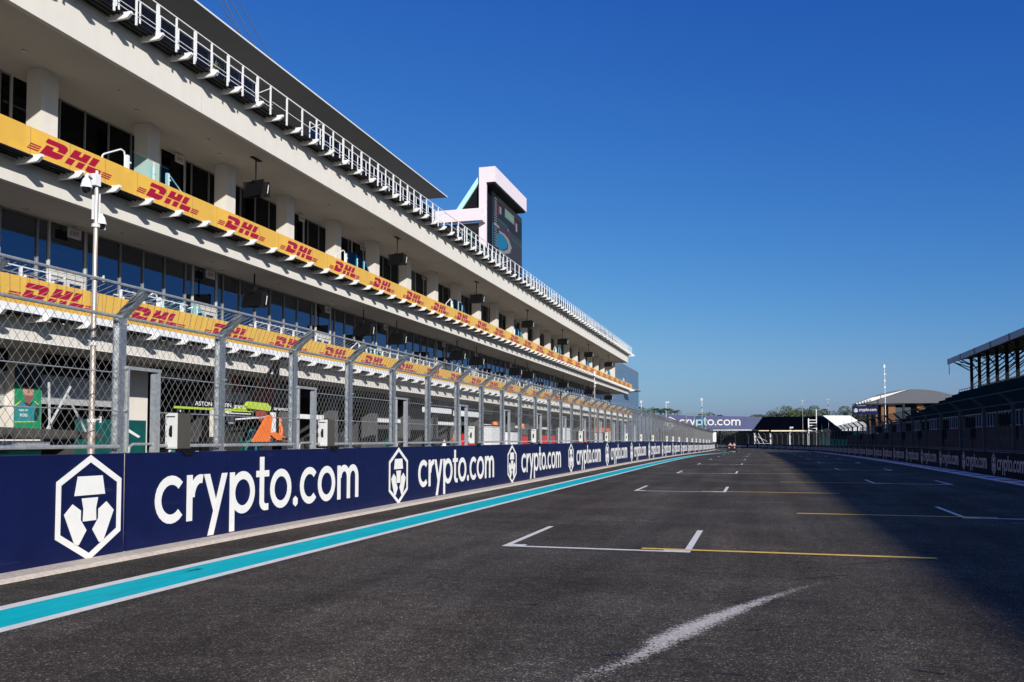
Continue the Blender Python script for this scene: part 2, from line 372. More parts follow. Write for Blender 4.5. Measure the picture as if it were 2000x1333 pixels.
def lion_mb(mb, fn, hw, hh, t=.006):
    for p in LION: mb.prism([(a * hw, b * hh) for a, b in p], fn, 0, t)
    return mb
def courier_polys():
    P = []
    P.append([(.93, .47), (.86, .50), (.98, .66), (1.76, .66), (1.93, .60), (1.94, .50), (1.79, .31), (1.42, .31), (1.50, .42), (1.45, .47)])
    P.append([(.60, 0), (1.38, 0), (1.62, .09), (1.75, .255), (1.18, .255), (1.27, .40), (.92, .40)])
    P.append([(2.02, .31), (2.29, .66), (2.64, .66), (2.49, .46), (2.64, .46), (2.79, .66), (3.14, .66), (2.88, .31)])
    P.append([(1.79, 0), (1.98, .255), (2.32, .255), (2.13, 0)]); P.append([(2.32, 0), (2.50, .255), (2.84, .255), (2.65, 0)])
    P.append([(3.00, .31), (3.26, .66), (3.61, .66), (3.34, .31)])
    P.append([(2.84, .04), (2.99, .255), (3.70, .255), (3.52, 0), (2.92, 0)])
    for i in range(3):
        z = .02 + i * .09
        P.append([(0 + z * .7, z), (.50 + z * .7, z), (.54 + z * .7, z + .05), (.04 + z * .7, z + .05)])
        P.append([(3.62 + z * .7, z), (4.12 + z * .7, z), (4.16 + z * .7, z + .05), (3.66 + z * .7, z + .05)])
    return P
COURIER = courier_polys()
def courier_mesh():
    mb = MB()
    for p in COURIER: mb.prism(p, lambda a, b, t: (t, a, b), 0, .006)
    return mb
def text_mesh(name, s, size, m, ext=.003):
    cu = bpy.data.curves.new(name, 'FONT'); cu.body = s; cu.size = size; cu.extrude = ext; cu.offset = .012 * size
    o = bpy.data.objects.new(name, cu); C.objects.link(o); bpy.context.view_layer.update()
    me = bpy.data.meshes.new_from_object(o); C.objects.unlink(o); bpy.data.objects.remove(o); bpy.data.curves.remove(cu)
    me.materials.clear(); me.materials.append(m); me.name = name; return me
def text_obj(name, s, size, m, parent, loc, rot=(R(90), 0, R(90)), width=None):
    me = text_mesh(name, s, size, m); o = bpy.data.objects.new(name, me); C.objects.link(o); o.parent = parent; o.location = loc; o.rotation_euler = rot
    if width:
        xs = [v.co.x for v in me.vertices]; k = width / (max(xs) - min(xs))
        for v in me.vertices: v.co.x *= k
    return o

# ---------------------------------------------------------------- ground, track, pit lane
def sheet(name, rows, m, dz=0., parent=None, kind='structure', nx=1):
    """rows: [(y, x0, x1)] -> a sheet that follows the fall of the ground"""
    mb = MB()
    for (ya, a0, a1), (yb, b0, b1) in zip(rows[:-1], rows[1:]):
        mb.face([(a0, ya, zg(ya) + dz), (a1, ya, zg(ya) + dz), (b1, yb, zg(yb) + dz), (b0, yb, zg(yb) + dz)])
    o = mb.build(name, m, parent, fix=False)
    if kind: o['kind'] = kind
    return o
YS = [-60, -20, 0, 20, 40] + list(range(50, 201, 6)) + [215, 235, 260]
ground = sheet('ground', [(y, -1500, 1500) for y in [-400] + YS + [400, 900, 3000]], M['ground'], -.06)
track = sheet('track', [(y, -8.8, 11.2) for y in YS if y <= 185] + [(190, -9.2, 11.2), (196, -60, 11.2), (215, -60, 8), (235, -60, 0), (250, -60, -30)], M['asphalt'])
sheet('pit_lane', [(y, -29.3, -9.25) for y in YS if y <= 200], M['pit_asphalt'], -.005)
# footing of pale concrete under the left barrier
mb = MB()
for ya, yb in zip(YS[1:], YS[2:]):
    if yb > 192: break
    n = len(mb.v)
    for y in (ya, yb): mb.v += [(-8.8, y, zg(y) - .03), (-8.8, y, zg(y) + .055), (-8.43, y, zg(y) + .045), (-8.36, y, zg(y) + .012), (-8.36, y, zg(y) - .03)]
    for i in range(4): mb.f.append((n + i, n + i + 1, n + 6 + i, n + 5 + i)); mb.m.append(0)
o = mb.build('kerbstone', M['pale_concrete']); o['kind'] = 'structure'
# edge line: white, teal, white
def eline(name, a, b, m, dz):
    pts = [(-10, 0), (0, 0), (20, 0), (50, .0)] + [(y, 0) for y in range(56, 86, 6)] + [(92, .12), (100, .35), (112, .9), (124, 1.6), (136, 2.5), (146, 3.35)]
    rows = []
    for y, s in pts:
        rows.append((y, -7.28 + s + a * (1 - s / 5), -7.28 + s + b * (1 - s / 5)))
    return sheet(name, rows, m, dz, track, None)
eline('edge_line', 0, .17, M['white_paint'], .004)
eline('edge_line', .17, .83, M['teal_paint'], .004)
eline('edge_line', .83, .98, M['white_paint'], .004)
sheet('edge_line', [(146, -3.9, -3.0), (150, -3.9, -3.1), (160, -5.2, -4.9), (175, -7.4, -7.2), (188, -8.3, -8.15)], M['white_paint'], .004, track, None)
def mark(name, x0, x1, y0, y1, m, dz):
    mb = MB(); mb.face([(x0, y0, zg(y0) + dz), (x1, y0, zg(y0) + dz), (x1, y1, zg(y1) + dz), (x0, y1, zg(y1) + dz)])
    return mb.build(name, m, track, fix=False)
for side, x0, x1, y0s in ((0, -3.86, -.98, [13.08 + 15.0 * k for k in range(8)]), (1, 4.15, 6.85, [20.28 + 14.7 * k for k in range(8)])):
    for k, y0 in enumerate(y0s):
        mb = MB()
        def q(a, b, c_, d):
            mb.face([(a, c_, zg(c_) + .004), (b, c_, zg(c_) + .004), (b, d, zg(d) + .004), (a, d, zg(d) + .004)])
        q(x0, x1, y0, y0 + .13); q(x0, x0 + .10, y0 + .13, y0 + 3.2); q(x1 - .10, x1, y0 + .13, y0 + 3.2)
        q(x0 + .10, x0 + .34, y0 + .13, y0 + .30); q(x1 - .40, x1 - .10, y0 + .13, y0 + .34)
        mb.build('grid_box_line', M['worn_white'], track, fix=False)
        yx = (-1.72, 2.38) if side == 0 else (.82, 4.86)
        mark('yellow_grid_line', yx[0], yx[1], y0 + .21, y0 + .36, M['yellow_paint'], .008)
# red and white kerb on the right, 12 cm proud of nothing: a painted flat kerb
kp = []
for k in range(70):
    y0 = -8 + k * 2.4
    if y0 > 168: break
    m_ = M['kerb_white']
    sheet('kerb', [(y0, 9.10, 10.02), (y0 + 2.4, 9.10, 10.02)], m_, .022)
    if y0 < 160: sheet('kerb', [(y0 + .55, 9.26, 9.84), (y0 + 1.75, 9.26, 9.84)], M['red_paint'], .026)
for o in [x for x in bpy.data.objects if x.name.startswith('kerb') and not x.name.startswith('kerbstone')]:
    kp.append(o)
k0 = kp[0]
k0.name = 'kerb_strip'
for o in kp[1:]: o.parent = k0; o.name = 'kerb_block'; del o['kind']
mb = MB()
for k in range(40):
    y0 = -8 + k * 4.4
    mb.box(9.085, 9.10, y0, y0 + 4.4, zg(y0) - .02, zg(y0) + .02)
mb.build('kerb_edge', M['kerb_white'], k0)
# far continuation of the kerb round the bend
mb = MB(); FP = [(10.3, 120), (10.4, 150), (9.6, 170), (7.4, 186), (2.4, 212), (-3, 224.5), (-7.6, 229.5), (-18, 237), (-40, 247)]
for (xa, ya), (xb, yb) in zip(FP[2:-1], FP[3:]):
    mb.face([(xa - 1.0, ya - .6, zg(ya) + .02), (xa - .2, ya - .3, zg(ya) + .02), (xb - .2, yb - .5, zg(yb) + .02), (xb - .7, yb - 1.2, zg(yb) + .02)])
mb.build('kerb_block', M['kerb_white'], k0, fix=False)

# scuffed pale arc left by a tyre at the bottom of the picture
def blot_mat(name, col, soft, thr, sc_, stretch=(1, 1, 1), amax=1.):
    m = mat(name, col, .7, var=.15, scale=30); n = m.node_tree; L = n.links.new
    b = n.nodes['Principled BSDF']; o = n.nodes['Material Output']
    uv = n.nodes.new('ShaderNodeUVMap'); sp = n.nodes.new('ShaderNodeSeparateXYZ'); L(uv.outputs[0], sp.inputs[0])
    def edge(out):
        a = n.nodes.new('ShaderNodeMath'); a.operation = 'MULTIPLY_ADD'; a.inputs[1].default_value = 2; a.inputs[2].default_value = -1; L(out, a.inputs[0])
        c = n.nodes.new('ShaderNodeMath'); c.operation = 'ABSOLUTE'; L(a.outputs[0], c.inputs[0])
        d = n.nodes.new('ShaderNodeMapRange'); d.interpolation_type = 'SMOOTHSTEP'; d.inputs[1].default_value = 1; d.inputs[2].default_value = soft; L(c.outputs[0], d.inputs[0]); return d.outputs[0]
    e = n.nodes.new('ShaderNodeMath'); e.operation = 'MULTIPLY'; L(edge(sp.outputs[0]), e.inputs[0]); L(edge(sp.outputs[1]), e.inputs[1])
    tc = n.nodes.new('ShaderNodeTexCoord'); mp = n.nodes.new('ShaderNodeMapping'); mp.inputs['Scale'].default_value = stretch; L(tc.outputs['Object'], mp.inputs[0])
    z = n.nodes.new('ShaderNodeTexNoise'); z.inputs['Scale'].default_value = sc_; z.inputs['Detail'].default_value = 8; z.inputs['Roughness'].default_value = .75; L(mp.outputs[0], z.inputs['Vector'])
    v = n.nodes.new('ShaderNodeTexVoronoi'); v.inputs['Scale'].default_value = 85; L(tc.outputs['Object'], v.inputs['Vector'])
    s2 = n.nodes.new('ShaderNodeSeparateColor'); L(v.outputs['Color'], s2.inputs[0])
    ad = n.nodes.new('ShaderNodeMath'); ad.operation = 'MULTIPLY_ADD'; ad.inputs[1].default_value = .30; L(s2.outputs[1], ad.inputs[0]); L(z.outputs['Fac'], ad.inputs[2])
    su = n.nodes.new('ShaderNodeMath'); su.operation = 'MULTIPLY_ADD'; su.inputs[1].default_value = .62; L(e.outputs[0], su.inputs[0]); L(ad.outputs[0], su.inputs[2])
    al = n.nodes.new('ShaderNodeMapRange'); al.inputs[1].default_value = thr; al.inputs[2].default_value = thr + .22; al.inputs[4].default_value = amax; L(su.outputs[0], al.inputs[0])
    gate = n.nodes.new('ShaderNodeMath'); gate.operation = 'MULTIPLY'; gate.use_clamp = True
    g2 = n.nodes.new('ShaderNodeMath'); g2.operation = 'MULTIPLY'; g2.inputs[1].default_value = 4; g2.use_clamp = True; L(e.outputs[0], g2.inputs[0])
    L(al.outputs[0], gate.inputs[0]); L(g2.outputs[0], gate.inputs[1])
    t = n.nodes.new('ShaderNodeBsdfTransparent'); mx = n.nodes.new('ShaderNodeMixShader'); L(gate.outputs[0], mx.inputs[0]); L(t.outputs[0], mx.inputs[1]); L(b.outputs[0], mx.inputs[2]); L(mx.outputs[0], o.inputs[0]); return m
def ribbon(name, pts, m, dz, parent):
    """pts (x,y,halfwidth); UV x along, y across"""
    import bmesh
    bm = bmesh.new(); uvl = bm.loops.layers.uv.new('UVMap'); P = [Vector((p[0], p[1], 0)) for p in pts]; N = len(P); rows = []
    for i in range(N):
        d = (P[min(N - 1, i + 1)] - P[max(0, i - 1)]).normalized(); s = Vector((-d.y, d.x, 0)) * pts[i][2]
        rows.append([bm.verts.new((P[i] + s + Vector((0, 0, dz)))), bm.verts.new((P[i] - s + Vector((0, 0, dz))))])
    for i in range(N - 1):
        f = bm.faces.new([rows[i][0], rows[i][1], rows[i + 1][1], rows[i + 1][0]])
        for l, uv in zip(f.loops, ((i / (N - 1), 0), (i / (N - 1), 1), ((i + 1) / (N - 1), 1), ((i + 1) / (N - 1), 0))): l[uvl].uv = uv
    bm.normal_update()
    me = bpy.data.meshes.new(name); bm.to_mesh(me); bm.free(); me.materials.append(m)
    o = bpy.data.objects.new(name, me); C.objects.link(o); o.parent = parent; return o
SCUFF = blot_mat('scuff', (.66, .59, .52), .02, .985, 26, (1, 1, 1), .92)
DARKM = blot_mat('dark_mark', (.010, .010, .010), .1, .98, 9, (1, 1, 1), .85)
PALEM = blot_mat('pale_mark', (.15, .13, .11), .1, 1.1, 7, (1, 1, 1), .4)
def pxg(x, y):  # (kept as plain numbers below)
    return x, y
SC_PTS = [(-2.6, 3.2, .2), (-2.0, 4.3, .22), (-1.7, 4.85, .22), (-1.45, 5.4, .22), (-1.27, 5.78, .24), (-1.13, 6.12, .24), (-.98, 6.48, .19), (-.86, 6.88, .20), (-.79, 7.29, .27), (-.62, 7.74, .30), (-.45, 8.22, .28), (-.26, 8.69, .25), (-.07, 9.14, .20), (.19, 9.74, .15), (.42, 10.23, .13), (.66, 10.65, .13), (.91, 11.07, .10), (1.28, 11.79, .07), (1.6, 12.42, .05), (2.0, 13.2, .03)]
ribbon('scuff_mark', SC_PTS, SCUFF, .012, track)
for x, y, a, l, wd, mm in ((-4.01, 6.91, 78, .075, .035, DARKM), (-3.29, 9.4, 66, .14, .05, DARKM), (-2.2, 8.57, 80, .14, .07, DARKM), (-1.51, 8.18, 95, .10, .03, DARKM), (-2.61, 10.19, 60, .3, .04, DARKM), (-.04, 7.96, 62, .16, .05, DARKM), (.92, 8.23, 85, .25, .04, DARKM), (-1.05, 6.76, 62, .3, .06, DARKM), (-.19, 6.42, 85, .22, .04, DARKM), (1.18, 6.87, 105, .28, .05, DARKM), (-.55, 7.4, 30, .12, .03, DARKM), (.75, 11.2, 50, .9, .05, DARKM), (1.4, 12.6, 52, 1.0, .04, DARKM), (2.9, 18.6, 75, .7, .10, DARKM),
                       (1.2, 14.6, 85, .5, .05, DARKM), (-2.3, 6.3, 55, .5, .14, PALEM), (-1.2, 6.0, 60, .9, .2, PALEM), (1.5, 13.1, 86, 1.3, .3, PALEM), (-1.6, 10.8, 80, 1.4, .25, PALEM),
                       (0.2, 9.6, 80, 1.2, .25, PALEM), (.9, 10.6, 82, 1.0, .16, PALEM), (-2.6, 17.5, 84, 2.0, .4, PALEM), (-.4, 18.8, 70, 2.2, .12, PALEM), (2.2, 8.2, 75, .9, .12, PALEM), (-1.7, 22, 5, 4., .12, PALEM), (-.2, 24, 4, 5., .12, PALEM), (4.9, 19.3, 86, .28, .08, SCUFF), (-6.9, 9.6, 5, .3, .10, DARKM)):
    d = Vector((math.sin(R(a)), math.cos(R(a)), 0)); c0 = Vector((x, y, 0))
    ribbon('tyre_mark' if mm is DARKM else 'pale_mark', [(*(c0 + d * l * (i / 4 - 1))[:2], wd * (1, .9, 1.1, .8, .6)[i % 5]) for i in range(9)], mm, .010, track)

# ---------------------------------------------------------------- left barrier
F = lambda a, b, t: (a, -t, b)                               # local frame of writing: x along, z up, faces -y
wall = empty('barrier_wall', (-8.77, 12, 0), label='long navy concrete barrier with large white writing between the track and the pit lane', cat='barrier')
WX, WH = -8.77, 1.46
def addp(o, parent):
    """parent while keeping world place (parents here are only moved, never turned)"""
    o.parent = parent; o.matrix_parent_inverse = Matrix.Translation(-parent.location); return o
for k in range(-5, 73):
    y0 = 10.6 + 2.485 * k; y1 = y0 + 2.485; za, zb = zg(y0), zg(y1); g0 = .03 if k == 0 else .008; g1 = .03 if k == -1 else .008
    if y1 > 191: break
    mb = MB()
    for y_, z_ in ((y0 + g0, za), (y1 - g1, zb)): mb.v += [(WX, y_, z_ + .02), (WX - .012, y_, z_ + WH), (WX - .05, y_, z_ + WH + .004), (WX - .05, y_, z_ + .02)]
    for i in range(4): mb.f.append((i, (i + 1) % 4, 4 + (i + 1) % 4, 4 + i)); mb.m.append(0)
    mb.f += [(0, 1, 2, 3), (7, 6, 5, 4)]; mb.m += [0, 0]
    addp(mb.build('banner_panel', M['navy']), wall)
    mb = MB(); n = 0
    for y_, z_ in ((y0 + .002, za), (y1 - .002, zb)): mb.v += [(WX - .052, y_, z_ - .05), (WX - .06, y_, z_ + WH - .01), (WX - .42, y_, z_ + WH - .01), (WX - .55, y_, z_ - .05)]
    for i in range(4): mb.f.append((i, (i + 1) % 4, 4 + (i + 1) % 4, 4 + i)); mb.m.append(0)
    mb.f += [(0, 1, 2, 3), (7, 6, 5, 4)]; mb.m += [0, 0]
    addp(mb.build('concrete_block', M['pale_concrete']), wall)
LOGO = MB(); lion_mb(LOGO, F, .60, .715); logo_me = LOGO.mesh('lion_emblem', M['letter'])
TXT = MB(); crypto_mb(TXT, F, 6.95, .745); txt_me = TXT.mesh('lettering', M['letter'])
for k in range(-1, 17):
    yc = 9.9 + 10.6 * k
    for nm, me, yy, zz in (('lion_emblem', logo_me, yc, .735), ('lettering', txt_me, yc + 1.33, .355)):
        if yy + (7 if nm[1] == 'e' else 1) > 190: continue
        o = bpy.data.objects.new(nm, me); C.objects.link(o); o.rotation_euler = (R(.47) * 0, 0, R(90)); o.location = (WX + .001, yy, zz + zg(yy + 3)); addp(o, wall)

# ---------------------------------------------------------------- catch fences
def clip_seg(a, b, x0, x1, z0, z1):
    (xa, za), (xb, zb) = a, b; t0, t1 = 0., 1.; dx, dz_ = xb - xa, zb - za
    for p, q in ((-dx, xa - x0), (dx, x1 - xa), (-dz_, za - z0), (dz_, z1 - za)):
        if abs(p) < 1e-9:
            if q < 0: return None
        else:
            r = q / p
            if p < 0: t0 = max(t0, r)
            else: t1 = min(t1, r)
    if t0 >= t1: return None
    return (xa + t0 * dx, za + t0 * dz_), (xa + t1 * dx, za + t1 * dz_)
def wires(mb, L0, L1, z0, z1, cw, ch, r, fn):
    """chain-link between L0..L1 and z0..z1 as two families of slanted wires"""
    s = ch / cw; H_ = z1 - z0
    for sgn in (1, -1):
        k = L0 - H_ / s - cw if sgn > 0 else L0
        end = L1 if sgn > 0 else L1 + H_ / s + cw
        while k < end:
            c = clip_seg((k, z0), (k + sgn * H_ / s, z1), L0, L1, z0, z1)
            if c:
                a, b = c; off = .003 * sgn
                mb.bar(fn(a[0], a[1], off), fn(b[0], b[1], off), r, r)
            k += cw
def fence_post_mb(hb, ht, arm, dirx):
    """I section post at local origin; dirx = +1 leans toward +x"""
    mb = MB(); zb, zt = hb, ht
    for x in (-.06, .06):
        mb.box(x - .008, x + .008, -.065, .065, zb, zt)
    mb.box(-.052, .052, -.006, .006, zb, zt)
    a = Vector((0, 0, zt - .02)); b = Vector((dirx * arm, 0, zt + arm * .82))
    d = (b - a).normalized(); s = Vector((-d.z, 0, d.x))
    for k in (-.05, .05):
        mb.bar(a + s * k, b + s * k, .11, .012, up=s)
    mb.bar(a, b, .010, .09, up=s)
    mb.box(-.09, .09, -.09, .09, zb, zb + .012)
    for z in (zb + .62, zb + 1.25, zt - .12):
        mb.tube((.055, .065, z), (.10, .065, z), .018, n=6); mb.box(-.07, -.03, -.03, .03, z, z + .04)
    return mb
def fence_panel_mb(L, zb, zt, arm, dirx, hole, cw=.15, ch=.19, r=.0042):
    """returns (frame mb, wire mb) in local coords: y along, starts at post y=0"""
    f = MB(); w_ = MB(); y0 = .07; ys = .07
    x = dirx * .065
    if hole:
        f.bar((x, .10, zb), (x, .10, zb + 1.26), .05); f.bar((x, .70, zb), (x, .70, zb + 1.22), .09, .05); f.bar((x, .80, zb), (x, .80, zb + 1.26), .05)
        f.bar((x, .06, zb + 1.27), (x, .84, zb + 1.27), .06, .05); ys = .84
        f.path([(x, .15, zb), (x, .17, zb + .09), (x, .25, zb + .13), (x, .68, zb + .13)], .022, 6)
    f.tube((x, ys, zb + .10), (x, L - .06, zb + .10), .028, n=7)
    f.tube((x, .06, zt - .02), (x, L - .06, zt - .02), .026, n=7)
    ta = (x + dirx * arm, .0, zt + arm * .82); tb = (x + dirx * arm, L, zt + arm * .82)
    f.tube(ta, tb, .022, n=7)
    for z in (zb + .62, zb + 1.18): f.tube((x + .012 * dirx, ys, z), (x + .012 * dirx, L - .06, z), .008, n=5)
    fl = lambda a, b, o: (x + o, a, b)
    wires(w_, ys, L - .06, zb + .10, zt - .02, cw, ch, r, fl)
    if hole: wires(w_, .07, .84, zb + 1.30, zt - .02, cw, ch, r, fl)
    sl = math.hypot(arm, arm * .82)
    fs = lambda a, b, o: (x + dirx * arm * (b / sl), a, zt - .02 + arm * .82 * (b / sl) + o)
    wires(w_, .02, L - .02, 0, sl, cw, ch, r, fs)
    return f, w_
def make_fence(name, label, spots, zb, zt, arm, dirx, L, hole_every, cwch=(.15, .19), r=.0042, mats=('galv', 'galv_matt', 'wire')):
    """spots: list of (x,y,z,rz)"""
    root = empty(name, spots[0][:3], label=label, cat='fence')
    pm = fence_post_mb(zb, zt, arm, dirx).mesh('post', M[mats[0]])
    me = {}
    for h in (0, 1):
        f, w_ = fence_panel_mb(L, zb, zt, arm, dirx, h, cwch[0], cwch[1], r)
        me[h] = (f.mesh('rail_frame', M[mats[1]]), w_.mesh('wire_mesh', M[mats[2]], fix=False))
    for k, (x, y, z, rz) in enumerate(spots):
        h = 1 if hole_every and k % hole_every == hole_every // 2 and k < 60 else 0
        p = bpy.data.objects.new('post', pm); C.objects.link(p); p.location = (x, y, z); p.rotation_euler = (0, 0, rz); addp(p, root)
        if k == len(spots) - 1: break
        f = bpy.data.objects.new('rail_frame', me[h][0]); C.objects.link(f); f.location = (x, y, z); f.rotation_euler = (0, 0, rz); addp(f, root)
        w_ = bpy.data.objects.new('wire_mesh', me[h][1]); C.objects.link(w_); w_.parent = f
    return root
PP = 2.517
spots = [(-9.12, 10.83 + PP * k, zg(10.83 + PP * k), 0) for k in range(-3, 71)]
make_fence('catch_fence', 'tall galvanised chain-link catch fence with bent post tops on the left barrier', spots, WH, 3.49, .44, 1, PP, 0)
# even posts carry an opening: done by a second pass on meshes
fence = bpy.data.objects['catch_fence']
f1, w1 = fence_panel_mb(PP, WH, 3.49, .44, 1, 1); f1 = f1.mesh('rail_frame', M['galv_matt']); w1 = w1.mesh('wire_mesh', M['wire'], fix=False)
for o in list(bpy.data.objects):
    if o.parent == fence and o.name.startswith('rail_frame'):
        k = round((o.location.y - 10.83) / PP)
        if k >= 0 and k % 2 == 0 and k < 24:
            o.data = f1
            for c in bpy.data.objects:
                if c.parent == o: c.data = w1
# grey boxes on top of the left barrier
def wall_box():
    root = empty('control_box', (0, 0, 0))
    mb = MB(); mb.box(-.11, .11, -.15, .17, .035, .60); mb.build('case', M['pale_grey'], root)
    mb = MB(); mb.box(.11, .118, -.149, .169, .036, .60); mb.build('side_panel', M['brown_grey'], root)
    mb = MB(); mb.box(-.108, .108, -.158, -.15, .05, .60); mb.build('door', M['pale_grey'], root)
    mb = MB(); mb.box(-.02, .02, -.164, -.158, .22, .40); mb.bar((.0, -.165, .24), (.0, -.19, .26), .014); mb.bar((.0, -.19, .26), (.0, -.19, .36), .014); mb.bar((.0, -.19, .36), (.0, -.165, .38), .014)
    mb.build('handle', M['black'], root)
    mb = MB(); mb.box(-.09, .07, -.166, -.158, .535, .55); mb.build('seam', M['black'], root)
    mb = MB(); mb.box(-.26, -.112, -.10, .12, .035, .58); mb.build('light_panel', M['black'], root)
    mb = MB(); mb.lathe((0, 0, .60), [(.0, .0), (.07, 0), (.05, .025), (.0, .03)], 10); mb.build('beacon', M['black'], root)
    mb = MB(); mb.box(-.26, .20, -.17, .19, .015, .034); mb.prism([(-.2, .015), (.2, .015), (.08, -.08), (-.08, -.08)], lambda a, b, t: (.201 + t, a, b), 0, .02); mb.build('base', M['black'], root)
    return root
M['pale_grey'] = mat('pale_grey', (.60, .60, .58), .45, var=.04, scale=5)
M['brown_grey'] = mat('brown_grey', (.065, .058, .048), .6, var=.06, scale=6)
wb = wall_box()
BY = [12.02, 17.03, 27.1, 35.3, 45.3, 53.5, 61.9, 69.9, 78, 90.4, 97.2, 105, 116.8, 126.2, 134.9, 143.5, 153.2, 162.6, 171.4]
for i, y in enumerate(BY):
    o = wb if i == 0 else copy_tree(wb)
    o.location = (-8.98, y, zg(y) + WH + .02)
    tag(o, '%s grey steel cabinet on top of the left navy barrier, counting from the camera' % ORD[i], 'cabinet', 'grey cabinets along the left barrier')

# ---------------------------------------------------------------- right barrier and the far bend
rw = empty('barrier_wall', (10.3, 40, 0), label='low dark barrier with white writing along the shaded right side and round the far bend', cat='barrier')
RH = 1.07
def path_pts(P, step):
    out = []; d0 = 0; seg = []
    for a, b in zip(P[:-1], P[1:]): seg.append((Vector(a), Vector(b), (Vector(b) - Vector(a)).length))
    tot = sum(s[2] for s in seg); d = 0
    while d <= tot:
        r = d
        for a, b, l in seg:
            if r <= l: out.append(a.lerp(b, r / l)); break
            r -= l
        d += step
    return out
RP = [(10.3, -8.9 + .0), (10.3, 120), (10.4, 150), (9.6, 170), (7.4, 186), (2.4, 212), (-3, 224.5), (-7.6, 229.5), (-18, 237), (-40, 247)]
PTS = path_pts(RP, 6.0)
rl = MB(); lion_mb(rl, F, .34, .50); rl_me = rl.mesh('lion_emblem', M['letter_shaded'])
rt = MB(); crypto_mb(rt, F, 4.15, .50); rt_me = rt.mesh('lettering', M['letter_shaded'])
for i, (a, b) in enumerate(zip(PTS[:-1], PTS[1:])):
    za, zb = zg(a.y), zg(b.y); d = (b - a); L = d.length; ang = math.atan2(-d.y, -d.x)      # writing runs toward the camera
    d3 = d.normalized(); nrm = Vector((-d3.y, d3.x))                 # left of travel = track side
    mb = MB()
    def P_(p, off, z): return (p.x + nrm.x * off, p.y + nrm.y * off, z)
    A = a + d3 * .02; B = b - d3 * .02
    mb.v = [P_(A, 0, za + .0), P_(A, 0, za + RH), P_(A, -.06, za + RH), P_(A, -.06, za), P_(B, 0, zb), P_(B, 0, zb + RH), P_(B, -.06, zb + RH), P_(B, -.06, zb)]
    for q in range(4): mb.f.append((q, (q + 1) % 4, 4 + (q + 1) % 4, 4 + q)); mb.m.append(0)
    mb.f += [(0, 1, 2, 3), (7, 6, 5, 4)]; mb.m += [0, 0]
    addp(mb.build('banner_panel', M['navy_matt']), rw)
    mb = MB()
    mb.v = [P_(a, -.065, za - .05), P_(a, -.065, za + RH - .01), P_(a, -.5, za + RH - .01), P_(a, -.5, za - .05), P_(b, -.065, zb - .05), P_(b, -.065, zb + RH - .01), P_(b, -.5, zb + RH - .01), P_(b, -.5, zb - .05)]
    for q in range(4): mb.f.append((q, (q + 1) % 4, 4 + (q + 1) % 4, 4 + q)); mb.m.append(0)
    mb.f += [(0, 1, 2, 3), (7, 6, 5, 4)]; mb.m += [0, 0]
    addp(mb.build('concrete_block', M['concrete']), rw)
    for nm, me, back in (('lion_emblem', rl_me, 1.05), ('lettering', rt_me, 1.65)):
        s = b - d3 * back; o = bpy.data.objects.new(nm, me); C.objects.link(o)
        o.location = (s.x + nrm.x * .002, s.y + nrm.y * .002, zg(s.y) + (.53 if nm[1] == 'i' else .27)); o.rotation_euler = (0, 0, ang); addp(o, rw)
spots = []
FPT = path_pts([(p[0] + .35, p[1] + (.35 if p[1] > 180 else 0)) for p in RP], 5.1)
FPT = [p for p in FPT if p.y > 5]
for i, p in enumerate(FPT):
    q = FPT[min(i + 1, len(FPT) - 1)]; d = (q - p) if i + 1 < len(FPT) else (p - FPT[i - 1])
    spots.append((p.x, p.y, zg(p.y), math.atan2(-d.x, d.y)))
make_fence('catch_fence', 'dark chain-link catch fence in shade on the right barrier and round the far bend', spots, RH - .02, 3.22, .52, -1, 5.1, 0, (.2, .25), .0038, ('galv_shaded', 'galv_shaded', 'wire_shaded'))

# ---------------------------------------------------------------- pit building
BY0, BY1 = 8.0, 181.8
bld = empty('pit_building', (-29, 95, 0), label='long cream three storey pit building with open balconies, garages below and yellow banners', cat='building')
def part(mb, name, m, parent=None, smooth=False, fix=True):
    return addp(mb.build(name, m, smooth=smooth, fix=fix), parent or bld)
def sub(o, parent):
    o.parent = parent; o.matrix_parent_inverse = parent.matrix_basis.inverted() @ Matrix.Identity(4); return o
def subpart(mb, name, m, parent, **k):
    o = mb.build(name, m, parent, **k); o.matrix_parent_inverse = Matrix.Identity(4); return o
# slabs (fascia + soffit + floor as one closed block each, the soffit coloured apart)
for z0, z1, xb in ((5.30, 6.12, -31.5), (11.0, 11.92, -34), (17.6, 19.62, -34)):
    mb = MB(); mb.box(-26.25, -26.0, BY0, BY1, z0, z1); part(mb, 'fascia', M['stucco'])
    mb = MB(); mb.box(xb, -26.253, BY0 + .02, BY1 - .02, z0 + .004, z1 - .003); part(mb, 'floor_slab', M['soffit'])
    mb = MB(); mb.box(-26.03, -25.985, BY0, BY1 + .01, z0 - .03, z0 - .001) if z0 < 6 else mb.box(-26.003, -25.985, BY0, BY1, z1 - .02, z1 + .02)
    part(mb, 'drip_edge', M['white_metal'])
mb = MB()
for k in range(12):
    y = 36.2 + 13.5 * k; mb.box(-26.001, -25.998, y, y + .03, 17.62, 19.3) if y < 180 else None
part(mb, 'joint', M['soffit'])
# end wall and back walls
mb = MB(); mb.box(-31.2, -28.2, 177.8, 178.4, 11.92, 17.6); part(mb, 'end_wall', M['stucco'])
mb = MB(); mb.box(-30.2, -29.6, 180.6, 181.3, 0 - .7, 11.0); part(mb, 'end_column', M['column'])
mb = MB(); mb.box(-36, -35.6, BY0, 180, 0, 19.6); part(mb, 'rear_wall', M['interior'])
mb = MB(); mb.box(-35.6, -31.35, BY1 - 3.6, BY1 - 3.3, 0, 19.6); mb.box(-35.6, -31.35, BY0, BY0 + .3, 0, 19.6); part(mb, 'side_wall', M['stucco'])
